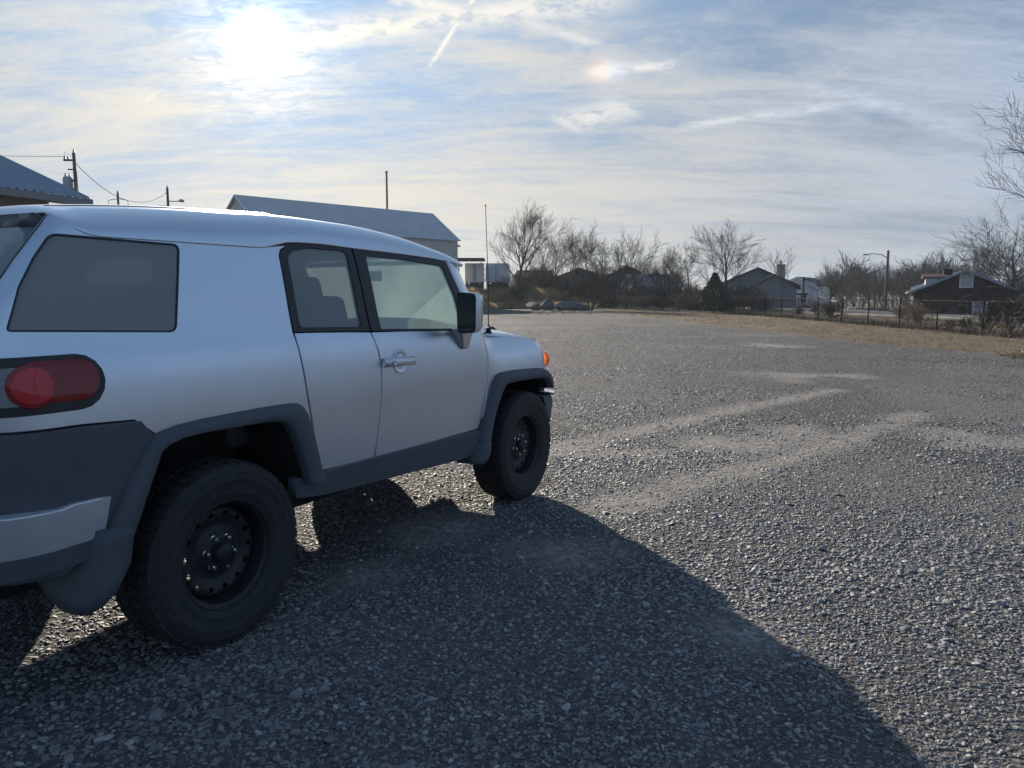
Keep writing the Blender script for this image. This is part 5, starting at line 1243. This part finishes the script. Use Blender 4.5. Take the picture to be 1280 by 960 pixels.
    # --- mirrors
    for s in (-1, 1):
        f = lambda pts: [(x, s * -y if False else y * -s * -1, z) for x, y, z in pts]
        b = MB(); secs = [(1.722, 1.0), (1.735, 1.03), (1.775, 1.02), (1.815, .90), (1.835, .66)]
        base = round_poly([(-.952, 1.258), (-1.082, 1.268), (-1.088, 1.500), (-.948, 1.510)], .035, 5); cx, cz = -1.018, 1.385; rows = []
        for x, k in secs: rows.append([(x, s * -(cx + (y - cx) * k), cz + (z - cz) * k) for y, z in base + base[:1]])
        b.grid(rows); n = len(base); b.add([rows[-1][i] for i in range(n)], [tuple(range(n))])
        mr = b.build('side_mirror', 'silver_paint', T, smooth=50)
        b = MB(); b.add([(1.726, s * -(cx + (y - cx) * .985), cz + (z - cz) * .985) for y, z in base], [tuple(range(n))]); 
        o = b.build('mirror_shroud', 'dark_trim', mr); md = o.modifiers.new('t', 'SOLIDIFY'); md.thickness = .01; md.offset = 0
        g2 = inset(base, .013); b = MB(); b.add([(1.719, s * -y, z) for y, z in g2], [tuple(range(len(g2)))]); b.build('mirror_glass', 'mirror_glass', mr)
        b = MB(); foot = [[(1.83, .875, 1.15), (1.91, .875, 1.15), (1.93, .86, 1.285), (1.76, .86, 1.285)], [(1.84, .92, 1.155), (1.905, .92, 1.155), (1.90, .965, 1.29), (1.75, .965, 1.29)]]
        v = [(x, s * y, z) for r in foot for x, y, z in r]
        b.add(v, [(0, 1, 2, 3), (4, 5, 6, 7), (0, 1, 5, 4), (1, 2, 6, 5), (2, 3, 7, 6), (3, 0, 4, 7)]); b.build('mirror_arm', 'silver_paint', mr, bevel=.012)
    # --- door handles: pull bar over a round cup
    for s, dr in ((-1, fd[0]), (1, fd[1])):
        b = MB(); w = Wd(1.22, 1.127)
        rows = []
        for r_, dd in ((.070, -.001), (.066, .0012), (.060, .0008), (.045, -.003), (0.001, -.006)):
            rows.append([(1.218 + r_ * math.cos(t), s * (Wd(1.218, 1.127 + r_ * math.sin(t)) + dd + .003), 1.127 + r_ * math.sin(t)) for t in np.linspace(0, 2 * math.pi, 25)])
        b.grid(rows).build('handle_cup', 'silver_paint', dr, smooth=180)
        b = MB(); pts = [(1.065, w + .004, 1.130), (1.072, w + .026, 1.130), (1.10, w + .036, 1.130), (1.20, w + .040, 1.129), (1.30, w + .036, 1.126), (1.322, w + .024, 1.125), (1.328, w + .004, 1.125)]
        rows = []
        for x, y, z in pts: rows.append([(x, s * (y + .010 * math.cos(t)), z + .023 * math.sin(t)) for t in np.linspace(0, 2 * math.pi, 13)])
        b.grid(rows).build('door_handle', 'silver_plastic', dr, smooth=70)
        MB().lathe([(0, 0), (.011, 0), (.013, -.004)], 14, 'y', (1.098, 0, 1.129)).build('door_lock', 'chrome', dr).location = (0, s * (w + .0535), 0)
    # --- antenna
    ab = np.array([2.40, -.765, 1.225])
    MB().lathe([(.026, 0), (.022, .012), (.012, .035), (.008, .06), (0, .062)], 14, 'z', tuple(ab)).build('antenna_base', 'dark_trim', T, smooth=60)
    tip = np.array([2.36, -.77, 2.095]); MB().tube([ab + [0, 0, .05], ab * .6 + tip * .4 + [.012, 0, 0], tip], [.0042, .003, .0022], 6).build('antenna', 'dark_trim', T)
    MB().lathe([(0, .006), (.005, .003), (.005, -.006), (0, -.008)], 8, 'z', tuple(tip)).build('antenna_tip', 'dark_trim', T)
    # --- cabin and underbody
    for s in (-1, 1):
        b = MB(); b.grid([[(x, s * (Wd(x, z) - .045), z) for z in np.linspace(.52, 1.29, 5)] for x in np.linspace(.5, 2.2, 12)]); b.build('door_lining', 'interior', T)
    b = MB(); b.box((.95, 0, .50), (2.7, 1.5, .05)); b.box((-.35, 0, .93), (1.05, 1.46, .05)); b.build('cabin_floor', 'dark_cavity', T)
    def seat(x, y, w, zb):
        b = MB(); b.box((x, y, zb), (.50, w, .16), ry=R(-6)); st_ = b.build('seat', 'interior', T, bevel=.05)
        b = MB(); b.box((x - .32, y, zb + .36), (.15, w * .96, .66), ry=R(-16)); b.build('seat_back', 'interior', st_, bevel=.05)
        return st_
    for y in (-.40, .40):
        o = seat(1.42, y, .52, .80); b = MB(); b.box((.99, y, 1.50), (.10, .27, .18), ry=R(-16)); b.build('headrest', 'interior', o, bevel=.04)
    o = seat(.52, 0, 1.25, .86)
    for y in (-.40, .40):
        b = MB(); b.box((.10, y, 1.46), (.09, .25, .15), ry=R(-14)); b.build('headrest', 'interior', o, bevel=.04)
    b = MB(); b.prism([(2.02, .80), (1.98, 1.10), (2.05, 1.20), (2.36, 1.23), (2.40, .80)], -.78, .78); b.build('dashboard', 'interior', T, bevel=.02)
    b = MB(); ring = [(1.84 + .075 * math.sin(t), .40 + .19 * math.cos(t), 1.14 + .175 * math.sin(t)) for t in np.linspace(0, 2 * math.pi, 25)]; b.tube(ring, .015, 8); b.tube([(1.85, .40, 1.13), (2.05, .40, 1.05)], .03, 8); b.tube([(1.84, .21, 1.14), (1.86, .40, 1.13), (1.84, .59, 1.14)], .016, 6); b.build('steering_wheel', 'dark_trim', T, smooth=60)
    b = MB(); b.box((2.04, 0, 1.62), (.03, .24, .07)); b.build('rear_view_mirror', 'dark_trim', T, bevel=.01)
    b = MB()
    for s in (-1, 1): b.box((1.2, s * .50, .44), (4.1, .09, .13))
    for x in (-.7, .5, 1.4, 2.3, 3.05): b.box((x, 0, .45), (.09, 1.0, .09))
    b.box((1.6, .05, .43), (1.2, .34, .18)); b.box((.9, -.30, .43), (.8, .34, .2))
    b.build('chassis_frame', 'dark_cavity', T, bevel=.01)
    for x in (0, 2.69):
        b = MB(); b.tube([(x, -.72, .394), (x, -.25, .394), (x, -.12, .394), (x, .12, .394), (x, .25, .394), (x, .72, .394)], [.04, .045, .13, .13, .045, .04], 12); b.build('axle', 'dark_cavity', T, smooth=50)
    b = MB(); b.tube([(-.25, -.38, .46), (-.75, -.42, .47)], .10, 12); b.tube([(-.75, -.42, .47), (-.98, -.55, .43)], .025, 8); b.build('exhaust', 'dark_cavity', T, smooth=50)
    b = MB(); b.box((2.66, 0, .78), (1.10, .94, .50)); b.box((3.16, 0, .72), (.08, 1.60, .44)); b.build('engine_bay', 'dark_cavity', T)
    b = MB(); b.box((-.17, 0, .76), (1.35, .96, .36)); b.build('load_bed', 'dark_cavity', T)
    b = MB(); b.box((-.45, 0, .62), (.75, 1.05, .20)); b.build('fuel_tank', 'dark_cavity', T, bevel=.04)
    return T
build_car()
